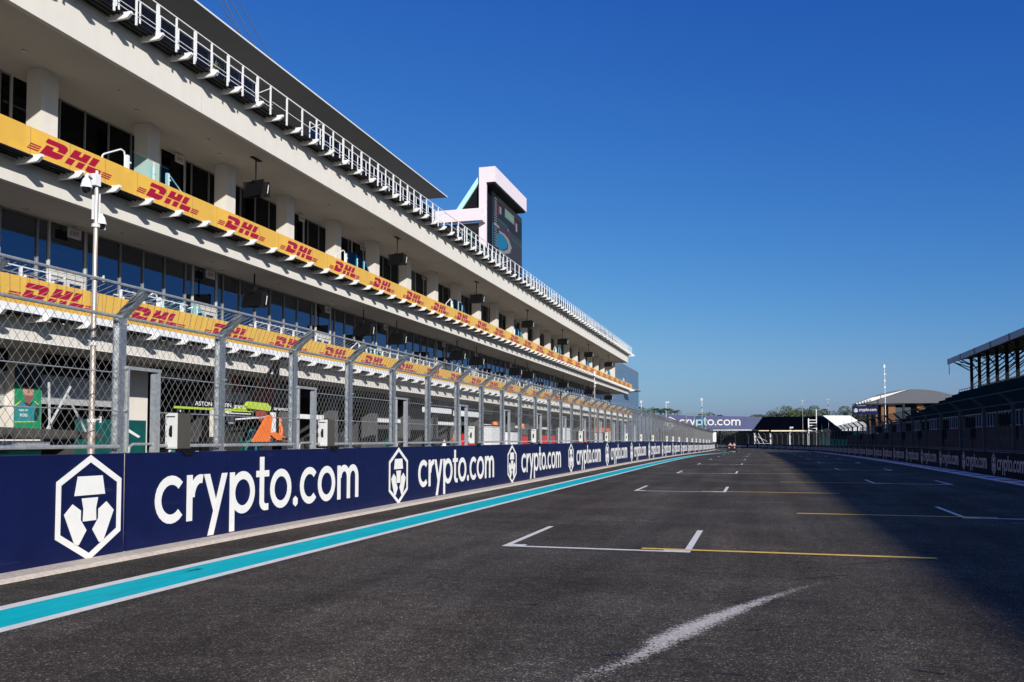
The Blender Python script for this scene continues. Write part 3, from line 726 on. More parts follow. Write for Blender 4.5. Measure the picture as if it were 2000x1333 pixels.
# balcony columns on the second floor
colm = MB(); colm.box(-.80, 0, 0, .92, 0, 5.678); cm = colm.mesh('column', M['column'])
for k in range(-3, 22):
    y = 29.84 + 6.75 * k
    if y > 176: break
    o = bpy.data.objects.new('column', cm); C.objects.link(o); o.location = (-29.37, y, 11.921); addp(o, bld)
# ceiling sprinklers / small lamps on the soffits
mb = MB()
for k in range(24):
    y = 26 + 6.75 * k
    for z, x in ((17.6, -27.9), (11.0, -27.6)):
        mb.lathe((x, y, z), [(0, -.09), (.05, -.07), (.07, -.01), (.07, 0)], 8)
        mb.lathe((x - .9, y + 2.3, z), [(0, -.05), (.12, -.04), (.12, 0)], 10)
part(mb, 'ceiling_fitting', M['grey_metal']); bpy.data.objects['ceiling_fitting']['kind'] = 'stuff'

# curtain walls: glass panes, mullions, doors
BAYS = []
y = 30.09 - 23.4
door_y = []
while y < 178:
    for off in (0, 9.87): door_y.append(y + off)
    y += 23.4
def pane_pattern():
    out = []
    pts = []
    base = 30.09 - 23.4
    for k in range(9):
        b = base + 23.4 * k
        pts += [(b, 'D', 2.2), (b + 2.2, 'W', .57), (b + 2.77, 'W', 1.6), (b + 4.37, 'W', 1.6), (b + 5.97, 'W', 1.62), (b + 7.59, 'W', 1.68), (b + 9.27, 'W', .60),
                (b + 9.87, 'D', 2.2), (b + 12.07, 'W', .57), (b + 12.64, 'W', 1.65), (b + 14.29, 'W', 1.65), (b + 15.94, 'W', 1.66), (b + 17.6, 'W', 1.66), (b + 19.26, 'W', 1.66), (b + 20.92, 'W', 1.9), (b + 22.82, 'W', .58)]
    return [p for p in pts if p[0] >= BY0 and p[0] + p[2] <= 177.9]
PAT = pane_pattern()
def curtain(X, z0, z1, GL):
    """windows and doors of one storey; parts until the budget is used, then one stuff part"""
    global nwin
    rest = MB()
    for y, kind, wd in PAT:
        if kind == 'D':
            mb = MB(); fz = z0 + 2.75
            mb.mi = 0
            mb.box(X - .06, X + .07, y, y + .09, z0, z1); mb.box(X - .06, X + .07, y + wd - .10, y + wd, z0, z1)
            mb.box(X - .05, X + .09, y + .09, y + wd - .10, fz, fz + .14); mb.box(X - .04, X + .11, y + .09, y + wd - .10, fz - .20, fz - .02)
            for a in (y + .10, y + wd / 2 + .01):
                b = a + wd / 2 - .12
                mb.box(X - .03, X + .05, a, a + .13, z0, fz - .22); mb.box(X - .03, X + .05, b - .13, b, z0, fz - .22)
                mb.box(X - .03, X + .05, a + .13, b - .13, fz - .38, fz - .22); mb.box(X - .03, X + .05, a + .13, b - .13, z0, z0 + .28)
            mb.mi = 1
            mb.box(X - .005, X + .005, y + .14, y + wd - .14, z0 + .2, fz - .3); mb.box(X - .005, X + .005, y + .09, y + wd - .10, fz + .14, z1)
            part(mb, 'door', [M['door_frame'], M[GL]])
        else:
            mb = MB() if nwin < 100 else rest
            if nwin < 100 or True:
                mb.mi = 0; mb.box(X - .05, X + .08, y - .035, y + .035, z0, z1); mb.box(X - .04, X + .05, y + .035, y + wd - .035, z1 - .07, z1); mb.box(X - .04, X + .05, y + .035, y + wd - .035, z0, z0 + .07)
                mb.mi = 1; mb.box(X - .005, X + .005, y + .035, y + wd - .035, z0 + .07, z1 - .07)
            if nwin < 100 and mb is not rest:
                part(mb, 'window', [M['dark_frame'], M[GL]]); nwin += 1
    if rest.v:
        o = part(rest, 'window', [M['dark_frame'], M[GL]]); o['kind'] = 'stuff'
nwin = 40
curtain(-31.33, 11.93, 17.6, 'window_dark')
nwin = 0; 
curtain(-29.12, 6.13, 10.999, 'window')
# rooms behind the glass: side partitions, ceiling light strips
mb = MB()
for k in range(26):
    y = 9.5 + 6.75 * k
    mb.box(-35.5, -31.5, y, y + .15, 12.0, 17.55); mb.box(-35.5, -29.3, y, y + .15, 6.2, 10.95)
part(mb, 'partition', M['interior']); bpy.data.objects['partition']['kind'] = 'stuff'
mb = MB()
for k in range(26):
    y = 10.6 + 6.75 * k
    for x, z in ((-32.6, 16.9), (-34.0, 16.4), (-30.6, 10.1), (-32.4, 9.7), (-33.9, 10.2)):
        if (k * 7 + int(-x)) % 5 != 0: mb.box(x - .05, x + .05, y + (k % 3) * .4, y + 2.2 + (k % 3) * .4, z, z + .03)
o = part(mb, 'ceiling_lamp', M['lamp']); o['kind'] = 'stuff'
# exit signs above the doors
ex_me = text_mesh('lettering', 'EXIT', .26, M['exit_red'], .004)
mb = MB(); mb.box(-.04, .04, -.36, .36, -.21, .21); mb.box(-.015, .015, -.05, .05, .21, .34); ex_box = mb.mesh('exit_sign', M['sign_white'])
for X, z in ((-30.85, 17.14), (-28.75, 10.55)):
    for y in door_y:
        if y < 20 or y > 150: continue
        b = bpy.data.objects.new('exit_sign', ex_box); C.objects.link(b); b.location = (X, y + 1.1, z + .10); addp(b, bld)
        t = bpy.data.objects.new('lettering', ex_me); C.objects.link(t); t.parent = b; t.location = (.046, -.29, -.10); t.rotation_euler = (R(90), 0, R(90))

# brackets, decks, rails and banners of each balcony edge
def bracket_mesh():
    mb = MB(); t = .06
    prof = [(0, -.25), (1.0, -.23), (1.21, -.06), (1.21, .035), (0, .035)]
    mb.prism(prof, lambda a, b, s: (a, s, b), -t, t)
    mb.box(.0, .02, -.12, .12, -.23, .055)
    mb.prism([(.92, -.225), (1.03, -.225), (1.235, -.05), (1.235, .03), (1.16, .03)], lambda a, b, s: (a, s, b), -t - .012, -t - .001)
    mb.mi = 1
    for i in range(3): mb.tube((.16 + .15 * i, -t - .012, -.07), (.16 + .15 * i, -t, -.07), .022, n=8)
    return mb
BR = bracket_mesh(); br_me = BR.mesh('bracket', [M['white_metal'], M['black']])
rest = MB()
for z, off in ((6.19, 25.91), (11.93, 25.30), (19.36, 29.76)):
    k0 = math.ceil((BY0 + .3 - off) / 2.0); cnt = 0
    for k in range(k0, 90):
        y = off + 2.0 * k
        if y > BY1 - .1 + (3.6 if z > 19 or z > 11 and z < 12 else 0): break
        if 22 < y and cnt < 33:
            cnt += 1; o = bpy.data.objects.new('bracket', br_me); C.objects.link(o); o.location = (-26.0, y, z); addp(o, bld)
# the far brackets as one part
for z, off in ((6.19, 25.91), (11.93, 25.30), (19.36, 29.76)):
    ys = [off + 2.0 * k for k in range(-20, 90)]; ys = [y for y in ys if BY0 + .2 < y < BY1 + (3.4 if z > 11 else -.2)]
    near = [y for y in ys if y > 22][:33]
    for y in ys:
        if y not in near:
            k = len(rest.v); rest.v += [(p[0] - 26.0, p[1] + y, p[2] + z) for p in BR.v]; rest.f += [tuple(k + i for i in q) for q in BR.f]; rest.m += BR.m
o = part(rest, 'bracket', [M['white_metal'], M['black']]); o['kind'] = 'stuff'
for z in (6.19, 11.93, 19.36):
    mb = MB(); mb.box(-25.995, -25.20, BY0, BY1, z + .0, z + .03)
    for i in range(3): mb.box(-25.90 + i * .26, -25.86 + i * .26, BY0 + .01, BY1 - .01, z - .05, z - .001)
    part(mb, 'walkway', M['grating'])
    mb = MB(); mb.box(-25.20, -25.16, BY0, BY1, z - .06, z + .01); part(mb, 'edge_beam', M['black'])
cour_me = courier_mesh().mesh('lettering', M['red_film'])
for z0, z1, y0, pitch, zt in ((11.945, 12.955, 24.95, 5.74, 12.46), (6.46, 7.46, 24.2, 5.63, 6.95)):
    mb = MB(); mb.box(-25.19, -25.18, BY0, BY1, z0, z1); bn = part(mb, 'banner', M['yellow_film'])
    mb = MB(); k = -2
    while True:
        y = y0 + k * pitch
        if y + 4.2 > BY1: break
        if y > BY0:
            o = bpy.data.objects.new('lettering', cour_me); C.objects.link(o); o.location = (-25.176, y, zt - .33); sub(o, bn)
        k += 1
    mb = MB()
    yy = BY0 + .2
    while yy < BY1: mb.box(-25.178, -25.174, yy, yy + .012, z0 + .01, z1 - .01); yy += 1.88
    o = mb.build('seam', M['deck']); sub(o, bn)
mb = MB(); mb.box(-25.18, -25.15, BY0, BY1, 6.19, 6.455); part(mb, 'edge_trim', M['white_metal'])
mb = MB(); mb.box(-25.18, -25.16, BY0, BY1, 11.925, 11.942); part(mb, 'edge_trim', M['white_metal'])

# handrails behind the banners
def rail_run(mb, X, ya, yb, z, h, pw=.06, step=2.0, double=True, mid=(.12, .30)):
    mb.box(X - .025, X + .025, ya, yb, z + h - .045, z + h)
    for m_ in mid: mb.box(X - .012, X + .012, ya, yb, z + m_, z + m_ + .025)
    y = ya; i = 0
    while y <= yb + .01:
        mb.box(X - .035, X + .035, y - pw / 2, y + pw / 2, z - .25, z + h - .05)
        if double and i % 2 == 0: mb.box(X - .02, X + .02, y + .10, y + .15, z, z + h - .05)
        y += step; i += 1
SEG = [(BY0, 41.2), (46.9, 68.5), (74.0, 88.8), (97.2, 111.0), (112.2, 131), (132.4, 156), (157.5, BY1)]
zr = 19.42
for a, b in SEG:
    mb = MB(); rail_run(mb, -25.13, a, b, zr, 1.36, .07, 1.32, True, (.14, .34)); part(mb, 'handrail', M['white_metal'])
    mb = MB(); mb.box(-26.06, -26.0, a, b, zr + 1.52, zr + 1.57); mb.box(-26.05, -26.01, a, b, zr + .40, zr + .44)
    y = a
    while y <= b: mb.box(-26.05, -26.0, y - .03, y + .03, zr + .2, zr + 1.52); y += 1.32
    part(mb, 'guard_rail', M['white_metal'])
    mb = MB(); mb.box(-26.12, -26.105, a, b, zr + .22, zr + 1.50); part(mb, 'glass_guard', M['rail_glass'])
for (a0, a), (b, b1) in zip(SEG[:-1], SEG[1:]):
    mb = MB()
    mb.box(-25.155, -25.105, a, b, zr + 1.30, zr + 1.36); mb.box(-25.14, -25.12, a, b, zr + .50, zr + .53)
    y = a + 1.5
    while y < b: mb.box(-25.165, -25.095, y - .045, y + .045, zr - .25, zr + 1.30); y += 1.7
    for y in (a + .03, b - .03): mb.bar((-26.0, y, zr + 1.12), (-25.13, y, zr + 1.33), .04)
    part(mb, 'handrail', M['white_metal'])
for a, b in ((BY0, 26.9), (30.0, 34.4), (40, 47), (53.5, 67.), (74, 87), (94.5, 107.5), (115, 128), (135, 148), (155, 170)):
    mb = MB(); mb.box(-25.62, -25.56, a, b, 7.62, 7.67); mb.box(-25.30, -25.25, a, b, 7.80, 7.84)
    y = a
    while y < b: mb.box(-25.32, -25.24, y, y + .09, 6.35, 7.81); mb.box(-25.63, -25.55, y + .5, y + .58, 6.3, 7.62); mb.bar((-25.59, y + .5, 7.64), (-25.27, y + .9, 7.8), .03); y += 1.3
    part(mb, 'handrail', M['white_metal'])
# stair openings with green glass guards and curved white tubes, one set every three bays
def stair_guard(y, z, big):
    mb = MB(); mb.mi = 0
    X = -25.45
    # curved tube rail
    mb.path([(X, y - 2.3, z + .9), (X, y - 2.3, z + 1.15), (X, y - 2.2, z + 1.25), (X, y - 1.25, z + 1.75), (X, y - 1.05, z + 1.72), (X, y - 1.0, z + 1.55), (X, y - 1.0, z + .1)], .035, 6)
    o2 = part(mb, 'tube_rail', M['white_metal']); mb = MB()
    mb.path([(X, y + 1.9, z + 1.55), (X, y + 2.0, z + 1.5), (X, y + 2.9, z + .95), (X, y + 2.9, z + .2)], .03, 6)
    for dy in (-.85, .72, 1.75): mb.box(X - .06, X + .06, y + dy - .07, y + dy + .07, z, z + 1.62)
    for dy in (-.62, .95, 1.98): mb.box(X - .05, X + .05, y + dy - .16, y + dy - .04, z + 1.30, z + 1.38)
    o = part(mb, 'stair_rail', M['white_metal'])
    mb = MB(); mb.box(X + .06, X + .075, y - .62, y + .66, z + .1, z + 1.85); mb.box(X + .06, X + .075, y + .82, y + 1.72, z + .1, z + 1.80)
    mb.prism([(1.85, .1), (2.75, .1), (2.75, .9), (1.85, 1.75)], lambda a, b, t: (t, y + a, z + b), X + .06, X + .075)
    subpart(mb, 'glass_pane', M['clear_glass'], o)
for k in range(8):
    stair_guard(31.3 + 20.25 * k, 12.0, 1)
    stair_guard(37.0 + 20.25 * k - 3.5, 6.3, 0)
# dark canopy roof above the top deck with a white edge
cn = MB(); cn.box(-40, -27.5, -6, 75.25, 24.05, 24.15); part(cn, 'canopy_roof', M['canopy'])
cn = MB(); cn.box(-27.497, -27.44, -6, 75.27, 24.06, 24.14); cn.box(-40, -27.5, 75.253, 75.27, 24.05, 24.10); part(cn, 'roof_edge', M['white_metal'])
mb = MB()
for k in range(9): mb.box(-33.2, -32.9, 10 + 8 * k, 10.3 + 8 * k, 19.6, 24.05)
part(mb, 'canopy_post', M['white_metal']); bpy.data.objects['canopy_post']['kind'] = 'stuff'
mb = MB(); mb.box(-34.6, -34.4, BY0, 74, 19.62, 24.04); part(mb, 'top_wall', M['louver'])
mb = MB()
for x0, x1 in ((-34, -34), (-34.5, -34.5), (-35.1, -35.1), (-33.4, -33.4)):
    pass
for i, (y, z) in enumerate(((49.4, 31.2), (50.2, 31.5), (51.2, 31.9), (48.6, 30.9))):
    d = Vector((0, .9 + i * .16, -.65)).normalized()
    mb.tube((-34 - i * .02, y, z), Vector((-34, y, z)) + d * 11, .03, n=5); mb.tube((-34, y, z), Vector((-34, y, z)) - d * 8, .03, n=5)
part(mb, 'stay_cable', M['galv'])
mb = MB(); mb.tube((-34, 40, 24.3), (-34, 40, 44), .25, n=10); part(mb, 'mast', M['white_metal'])

# ---- ground floor: garages
PIER = [28.35 + 6.62 * k for k in range(-3, 23)]
PIER = [28.3, 34.9, 42.0, 48.4] + [48.4 + 6.75 * k for k in range(1, 20)]
PIER = [28.3 - 6.7 * k for k in (3, 2, 1)] + PIER
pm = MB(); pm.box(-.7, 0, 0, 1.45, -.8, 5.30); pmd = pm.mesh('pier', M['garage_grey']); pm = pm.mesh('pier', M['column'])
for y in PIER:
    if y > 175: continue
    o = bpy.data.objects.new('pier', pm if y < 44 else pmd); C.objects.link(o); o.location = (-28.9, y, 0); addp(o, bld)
random.seed(3)
hdr = {3: ('black', None), 4: ('black', 'band'), 5: ('rust_red', 'mix'), 6: ('stand_metal', None), 7: ('dark_green', None), 8: ('stand_metal', None), 9: ('stand_metal', None), 10: ('blue_panel', None), 11: ('blue_panel', None), 12: ('grey_metal', None)}
for i, (a, b) in enumerate(zip(PIER[:-1], PIER[1:])):
    y0, y1 = a + 1.45, b
    hm, ex = hdr.get(i, ('grey_metal' if 11 < i < 17 else 'stand_metal', None))
    mb = MB(); mb.box(-29.35, -29.2, y0, y1, 4.42, 5.30); hd = part(mb, 'garage_header', M[hm])
    if ex == 'band':
        mb = MB()
        for q in range(9): mb.box(-29.2, -29.19, y0 + 1.0 + q * .4, y0 + 1.28 + q * .4, 4.68, 5.06)
        subpart(mb, 'header_pattern', M['shutter'], hd)
    if ex == 'mix':
        mb = MB(); mb.prism([(y0 + 1.5, 4.42), (y0 + 3.6, 4.42), (y0 + 3.2, 5.3), (y0 + 1.2, 5.3)], lambda p, q, t: (t, p, q), -29.199, -29.19); subpart(mb, 'header_pattern', M['black'], hd)
    drop = {2: 3.15, 3: 3.3, 4: 2.3, 5: 3.5, 6: 4.4, 7: 4.4}.get(i, random.choice([3.2, 3.9, 4.3, 2.6]))
    if drop < 4.4 and i not in (4,):
        mb = MB(); z = 4.42
        while z > drop: mb.prism([(0, z), (0, z - .10), (.02, z - .085), (.02, z - .015)], lambda p, q, t: (-29.34 + p, t, q), y0 + .02, y1 - .02); z -= .10
        mb.box(-29.36, -29.30, y0 + .02, y1 - .02, drop - .14, z + .0)
        part(mb, 'roller_shutter', M['shutter'] if i < 6 else M['garage_grey'])
    # garage room
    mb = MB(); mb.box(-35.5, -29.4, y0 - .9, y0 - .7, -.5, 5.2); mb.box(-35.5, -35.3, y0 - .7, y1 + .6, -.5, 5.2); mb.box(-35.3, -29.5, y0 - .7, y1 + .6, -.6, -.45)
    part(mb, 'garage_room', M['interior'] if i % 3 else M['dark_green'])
    if i >= 6:
        mb = MB()
        for q in range(3):
            yq = y0 + .3 + q * 1.8; hh = random.uniform(1.3, 2.5)
            if random.random() < .75: mb.box(-30.6 - random.random(), -30.3, yq, yq + random.uniform(.6, 1.4), -.5, hh)
        if mb.v: part(mb, 'garage_cabinet', M[random.choice(['white_metal', 'red', 'stand_metal', 'rubber', 'grey_metal'])])
        if i % 2 == 0:
            mb = MB(); mb.box(-29.1, -29.0, y0 + .3, y1 - .5, 3.0, 3.3); part(mb, 'light_bar', M['white_metal'])
# orange awnings far down the lane
for y0, y1, z0, z1 in ((139.6, 150.0, 5.0, 5.5), (152.5, 158, 4.3, 5.5), (158.3, 161.8, 2.9, 5.2), (163.6, 168, 2.9, 4.9), (169.2, 174, 2.9, 4.8)):
    mb = MB(); mb.box(-28.86, -28.7, y0, y1, z0, z1); part(mb, 'orange_panel', M['orange'])
# the panel of slanted red-brown hangings in the third garage
mb = MB(); mb.prism([(46.3, 2.9), (48.3, 2.2), (48.35, 5.28), (45.9, 5.28)], lambda a, b, t: (t, a, b), -29.1, -29.05); part(mb, 'orange_panel', M['rust_red'])
mb = MB(); mb.prism([(47.2, 2.9), (48.0, 2.6), (48.0, 3.6), (47.6, 3.9)], lambda a, b, t: (t, a, b), -29.04, -29.03); part(mb, 'dark_mark', M['black'])
# portrait poster on the first pier
po = empty('wall_poster', (-28.86, 28.32, 1.98), R(90), label='tall green poster of a capped driver in a teal shirt on the nearest cream pier', cat='poster')
def pp(name, polys, m, t, parent=po):
    mb = MB()
    for q in polys: mb.prism(q, F, 0, t)
    return mb.build(name, m, parent)
ell = lambda cx, cz, rx, rz, n=20, a0=0, a1=360: [(cx + rx * math.cos(R(a0 + (a1 - a0) * i / (n if a1 - a0 == 360 else n - 1))), cz + rz * math.sin(R(a0 + (a1 - a0) * i / (n if a1 - a0 == 360 else n - 1)))) for i in range(n)]
pp('backing', [[(0, 0), (1.36, 0), (1.36, 2.7), (0, 2.7)]], M['poster_green'], .02)
pp('dark_top', [[(0, 1.92), (1.36, 1.92), (1.36, 2.69), (0, 2.69)]], M['poster_dark'], .024)
pp('shoulders', [[(0, .38), (1.12, .42), (1.24, .95), (1.14, 1.10), (.86, 1.25), (.46, 1.23), (.08, 1.10), (0, 1.0)]], M['shirt_teal'], .026)
pp('sleeve', [[(1.0, .44), (1.22, .44), (1.27, 1.0), (1.12, 1.12), (1.0, .8)]], M['poster_dark'], .028)
pp('neck', [[(.50, 1.10), (.86, 1.12), (.82, 1.42), (.52, 1.42)]], M['skin_dark'], .028)
pp('collar', [[(.40, 1.22), (.62, 1.04), (.70, 1.0), (.80, 1.04), (.95, 1.24), (.70, 1.12)]], M['poster_dark'], .031)
pp('face', [ell(.67, 1.66, .27, .37, 22)], M['skin'], .032)
pp('beard', [[(.42, 1.50), (.46, 1.36), (.58, 1.27), (.76, 1.27), (.88, 1.36), (.92, 1.50), (.80, 1.47), (.67, 1.50), (.54, 1.47)]], M['skin_dark'], .034)
pp('cap', [[(.36, 1.84), (.98, 1.84), (1.0, 2.05), (.90, 2.32), (.67, 2.42), (.44, 2.32), (.34, 2.05)], [(.30, 1.80), (1.04, 1.80), (.98, 1.88), (.36, 1.88)]], M['hair'], .035)
pp('eyes', [ell(.56, 1.74, .045, .018, 10), ell(.79, 1.74, .045, .018, 10)], M['hair'], .036)
pp('brows', [[(.49, 1.77), (.62, 1.79), (.62, 1.81), (.49, 1.80)], [(.73, 1.79), (.86, 1.77), (.86, 1.80), (.73, 1.81)]], M['hair'], .0365)
pp('nose', [[(.65, 1.74), (.70, 1.74), (.735, 1.59), (.68, 1.565), (.62, 1.59)]], M['skin_dark'], .036)
pp('mouth', [ell(.68, 1.46, .085, .022, 12)], M['lips'], .037)
pp('yellow_stripe', [[(0, .35), (1.02, .38), (1.02, .42), (0, .39)], [(.02, 1.0), (.30, 1.20), (.30, 1.24), (.0, 1.05)], [(1.0, 1.22), (1.2, 1.08), (1.22, 1.12), (1.0, 1.26)]], M['lime'], .034)
for s, size, x, z in (('BOSS', .17, .26, .60), ('cognizant', .12, .20, .83), ('aramco', .10, .32, .08)):
    me = text_mesh('lettering', s, size, M['letter']); o = bpy.data.objects.new('lettering', me); C.objects.link(o); o.parent = po; o.location = (x, -.036, z); o.rotation_euler = (R(90), 0, 0)

# hanging screens below the balconies
def hang_screen():
    root = empty('hanging_screen', (0, 0, 0))
    mb = MB(); mb.tube((0, 0, .35), (0, 0, -1.0), .04, n=8); mb.box(-.12, .12, -.45, .45, .28, .33); mb.box(-.06, .06, -.3, .3, -1.05, -.98); mb.build('mount', M['black'], root)
    for s in (-1, 1):
        mb = MB(); ca, sa = math.cos(R(14 * s)), math.sin(R(14 * s)); P = []
        for z in (-1.84, -.98):
            for x, y in ((-.75, -.035), (.75, -.035), (.75, .035), (-.75, .035)):
                yy = y + .17 * s - (z + 1.4) * .10 * s; P.append((x * ca - yy * sa, x * sa + yy * ca, z))
        mb.v = P; mb.f = [(3, 2, 1, 0), (4, 5, 6, 7), (0, 1, 5, 4), (1, 2, 6, 5), (2, 3, 7, 6), (3, 0, 4, 7)]; mb.m = [0] * 6
        d = mb.build('display', M['black'], root)
    mb = MB(); mb.bar((.79, -.05, -1.75), (.83, .0, -1.25), .03); mb.build('edge_light', M['white_metal'], root)
    return root
hs = hang_screen(); first = True
for row, ys, z in (('upper', [42.0, 62.2, 82.4, 102.7, 122.9, 143.2, 163.4], 17.6), ('lower', [42.0, 56.2, 62.2, 76.5, 82.4, 97, 102.7, 122.9, 143.2, 163.4], 11.0)):
    for i, y in enumerate(ys):
        o = hs if first else copy_tree(hs); first = False
        o.location = (-27.3, y + 1.1, z - .33 if row == 'upper' else z - .05)
        tag(o, '%s black television hanging under the %s cream balcony ceiling, counting from the camera' % (ORD[i], row), 'television', 'televisions hanging under the %s balcony' % row)

# planters on the top deck
def planter(y, x=-25.6):
    root = empty('potted_plant', (x, y, 19.46))
    mb = MB(); mb.lathe((0, 0, 0), [(.0, .0), (.16, 0), (.22, .35), (.20, .35), (.0, .30)], 10); mb.build('pot', M['white_metal'], root)
    mb = MB(); rnd = random.Random(int(y * 10))
    for i in range(70):
        a = rnd.uniform(0, 6.28); e = rnd.uniform(.3, 1.4); l = rnd.uniform(.25, .6)
        d = Vector((math.cos(a) * math.cos(e), math.sin(a) * math.cos(e), math.sin(e))); b = Vector((0, 0, .33)); s = Vector((-d.y, d.x, 0)).normalized() * .04
        mb.face([b + s * .3, b + d * l * .6 + s, b + d * l, b + d * l * .6 - s])
    mb.build('leaves', M['leaf'], root, fix=False); return root
for i, (y, lab) in enumerate(((36.6, 'leafy potted plant on the top deck nearest the camera'), (126, 'small potted plant on the top deck, nearest of the three far ones'), (142, 'small potted plant on the top deck, middle of the three far ones'), (163, 'small potted plant near the far end of the top deck'))):
    tag(planter(y), lab, 'plant', 'potted plants on the top deck')

# ---------------------------------------------------------------- screen tower behind the roof deck
tw = empty('screen_tower', (-31, 98, 19.6), label='pink white framed tower carrying two giant dark video screens above the pit roof', cat='screen tower')
mb = MB(); mb.box(-31.75, -30.85, 98.0, 98.35, 19.62, 32.3); addp(mb.build('post', M['pale_pink']), tw)
mb = MB(); mb.box(-31.75, -29.72, 98.0, 112.6, 32.3, 34.15); addp(mb.build('top_beam', M['pale_pink']), tw)
mb = MB(); mb.box(-31.5, -29.9, 98.2, 112.4, 32.1, 32.31); mb.box(-31.70, -31.15, 98.36, 115.1, 19.62, 32.1); addp(mb.build('dark_backing', M['black']), tw)
mb = MB(); mb.box(-37.2, -31.0, 97.1, 98.0, 27.55, 29.0); addp(mb.build('side_beam', M['pale_pink']), tw)
mb = MB(); mb.box(-31.0, -30.9, 97.15, 98.0, 27.35, 28.2); addp(mb.build('beam_end', M['pale_pink']), tw)
mb = MB(); mb.prism([(-34.9, 29.0), (-34.25, 29.0), (-31.76, 32.5), (-31.76, 33.35)], lambda a, b, t: (a, t, b), 98.2, 98.9); addp(mb.build('slanted_strut', M['cyan_pale']), tw)
mb = MB(); mb.prism([(-34.2, 29.05), (-31.78, 29.05), (-31.78, 32.45)], lambda a, b, t: (a, t, b), 98.4, 98.8); addp(mb.build('dark_infill', M['black']), tw)
sc1 = MB(); sc1.box(-31.12, -31.02, 101.1, 115.0, 19.7, 32.09); sc1 = addp(sc1.build('main_screen', M['screen_dark']), tw)
def scr(name, polys, m, X=-31.02, t=.02):
    polys = [[(a_, b_) for a_, b_ in q] for q in polys]
    mb = MB()
    for q in polys: mb.prism(q, lambda a, b, s: (X + s, a, b), 0, t)
    return subpart(mb, name, m, sc1)
rq = lambda y0, y1, z0, z1: [(y0, z0), (y1, z0), (y1, z1), (y0, z1)]
scr('picture_track', [rq(103.3, 114.9, 24.4, 28.9)], M['screen_grey'], t=.010)
scr('picture_crowd', [rq(103.4, 114.9, 31.4, 32.0)], M['screen_grey'], t=.010)
scr('picture_row', [rq(103.3, 107.8, 28.95, 29.35), rq(110.0, 114.8, 27.9, 28.3)], M['screen_green'], t=.013)
scr('picture_box', [rq(106.6, 110.9, 30.25, 31.35)], M['screen_lgreen'], t=.03)
scr('picture_box', [rq(103.4, 103.8, 29.7, 31.0), rq(111.0, 111.5, 30.1, 30.9), rq(108.4, 108.8, 27.8, 28.8)], M['screen_red'], t=.022)
scr('picture_box', [rq(104.2, 104.9, 30.1, 31.0), rq(111.8, 112.5, 29.6, 30.7), rq(101.8, 104.0, 28.1, 28.4), rq(107.9, 108.2, 28.7, 29.0)], M['screen_white'], t=.024)
scr('picture_kerb', [[(104.0, 27.9), (106.6, 27.95), (108.3, 27.7), (109.8, 26.9), (108.9, 26.0), (106.5, 25.4), (104.0, 25.2), (104, 25.5), (106.2, 25.7), (107.9, 26.3), (108.2, 26.9), (107.2, 27.4), (105.8, 27.6), (104, 27.6)]], M['screen_white'], t=.014)
scr('picture_turf', [[(103.0, 27.2), (104.0, 27.55), (105.6, 27.5), (107.0, 27.3), (107.8, 26.9), (107.5, 26.4), (106.2, 25.9), (104.4, 25.6), (102.9, 25.6)]], M['screen_blue'], t=.018)
scr('picture_edge', [rq(101.15, 101.35, 25.0, 28.2)], M['screen_blue'], t=.018)
mb = MB()
for i in range(20): mb.box(-31.02, -30.995, 102.0, 102.5, 25.6 + i * .31, 25.70 + i * .31); mb.box(-31.02, -30.995, 102.65, 103.0, 25.62 + i * .31, 25.72 + i * .31)
subpart(mb, 'picture_list', M['screen_white'], sc1)
bx = text_obj('lettering', 'Heineken', .7, M['screen_white'], sc1, (-30.985, 106.9, 30.55), width=3.6)
sc2 = MB(); sc2.box(-36.6, -31.78, 98.35, 98.5, 22.0, 27.55); sc2 = addp(sc2.build('side_screen', M['screen_dark']), tw)
for nm, q, m_, t in (('picture_crowd', [rq(-36.0, -31.9, 26.8, 27.2)], M['screen_grey'], .012), ('picture_panel', [rq(-35.6, -33.9, 25.2, 26.3)], M['screen_red'], .014), ('picture_panel', [rq(-33.5, -32.6, 25.4, 26.4)], M['screen_lgreen'], .016), ('picture_panel', [rq(-34.4, -31.9, 24.5, 25.0)], M['screen_blue'], .018), ('picture_row', [rq(-36.4, -31.9, 22.3, 24.2)], M['screen_green'], .01)):
    mb = MB()
    for p in q: mb.prism(p, lambda a, b, s: (a, 98.35 - s, b), 0, t)
    subpart(mb, nm, m_, sc2)

# blue glass block beyond the pit building
gb = empty('glass_building', (-35, 216, 0), label='blue glass office block standing beyond the far end of the pit building', cat='building')
mb = MB(); mb.box(-60, -31.0, 205.2, 236.5, -.8, 19.5); addp(mb.build('wall', M['panel_blue']), gb)
mb = MB()
for z in (5.2, 10.0, 14.8): mb.box(-60.03, -30.97, 205.17, 236.53, z, z + .12)
mb.box(-60.05, -30.95, 205.15, 236.55, 19.5, 19.8); addp(mb.build('floor_band', M['dark_frame']), gb)
for z, l in ((13.2, 1), (5.9, 0)):
    mb = MB(); mb.box(-30.96, -27.4, 207, 214, z, z + .25); [mb.bar((-30.9, 207.5 + i * 2, z - .1), (-27.3, 207.5 + i * 2, z + .1), .12) for i in range(4)]
    addp(mb.build('awning', M['dark_frame']), gb)
mb = MB(); mb.box(-33.6, -31.2, 205.05, 205.19, -.6, 8.6); addp(mb.build('window', M['window']), gb)

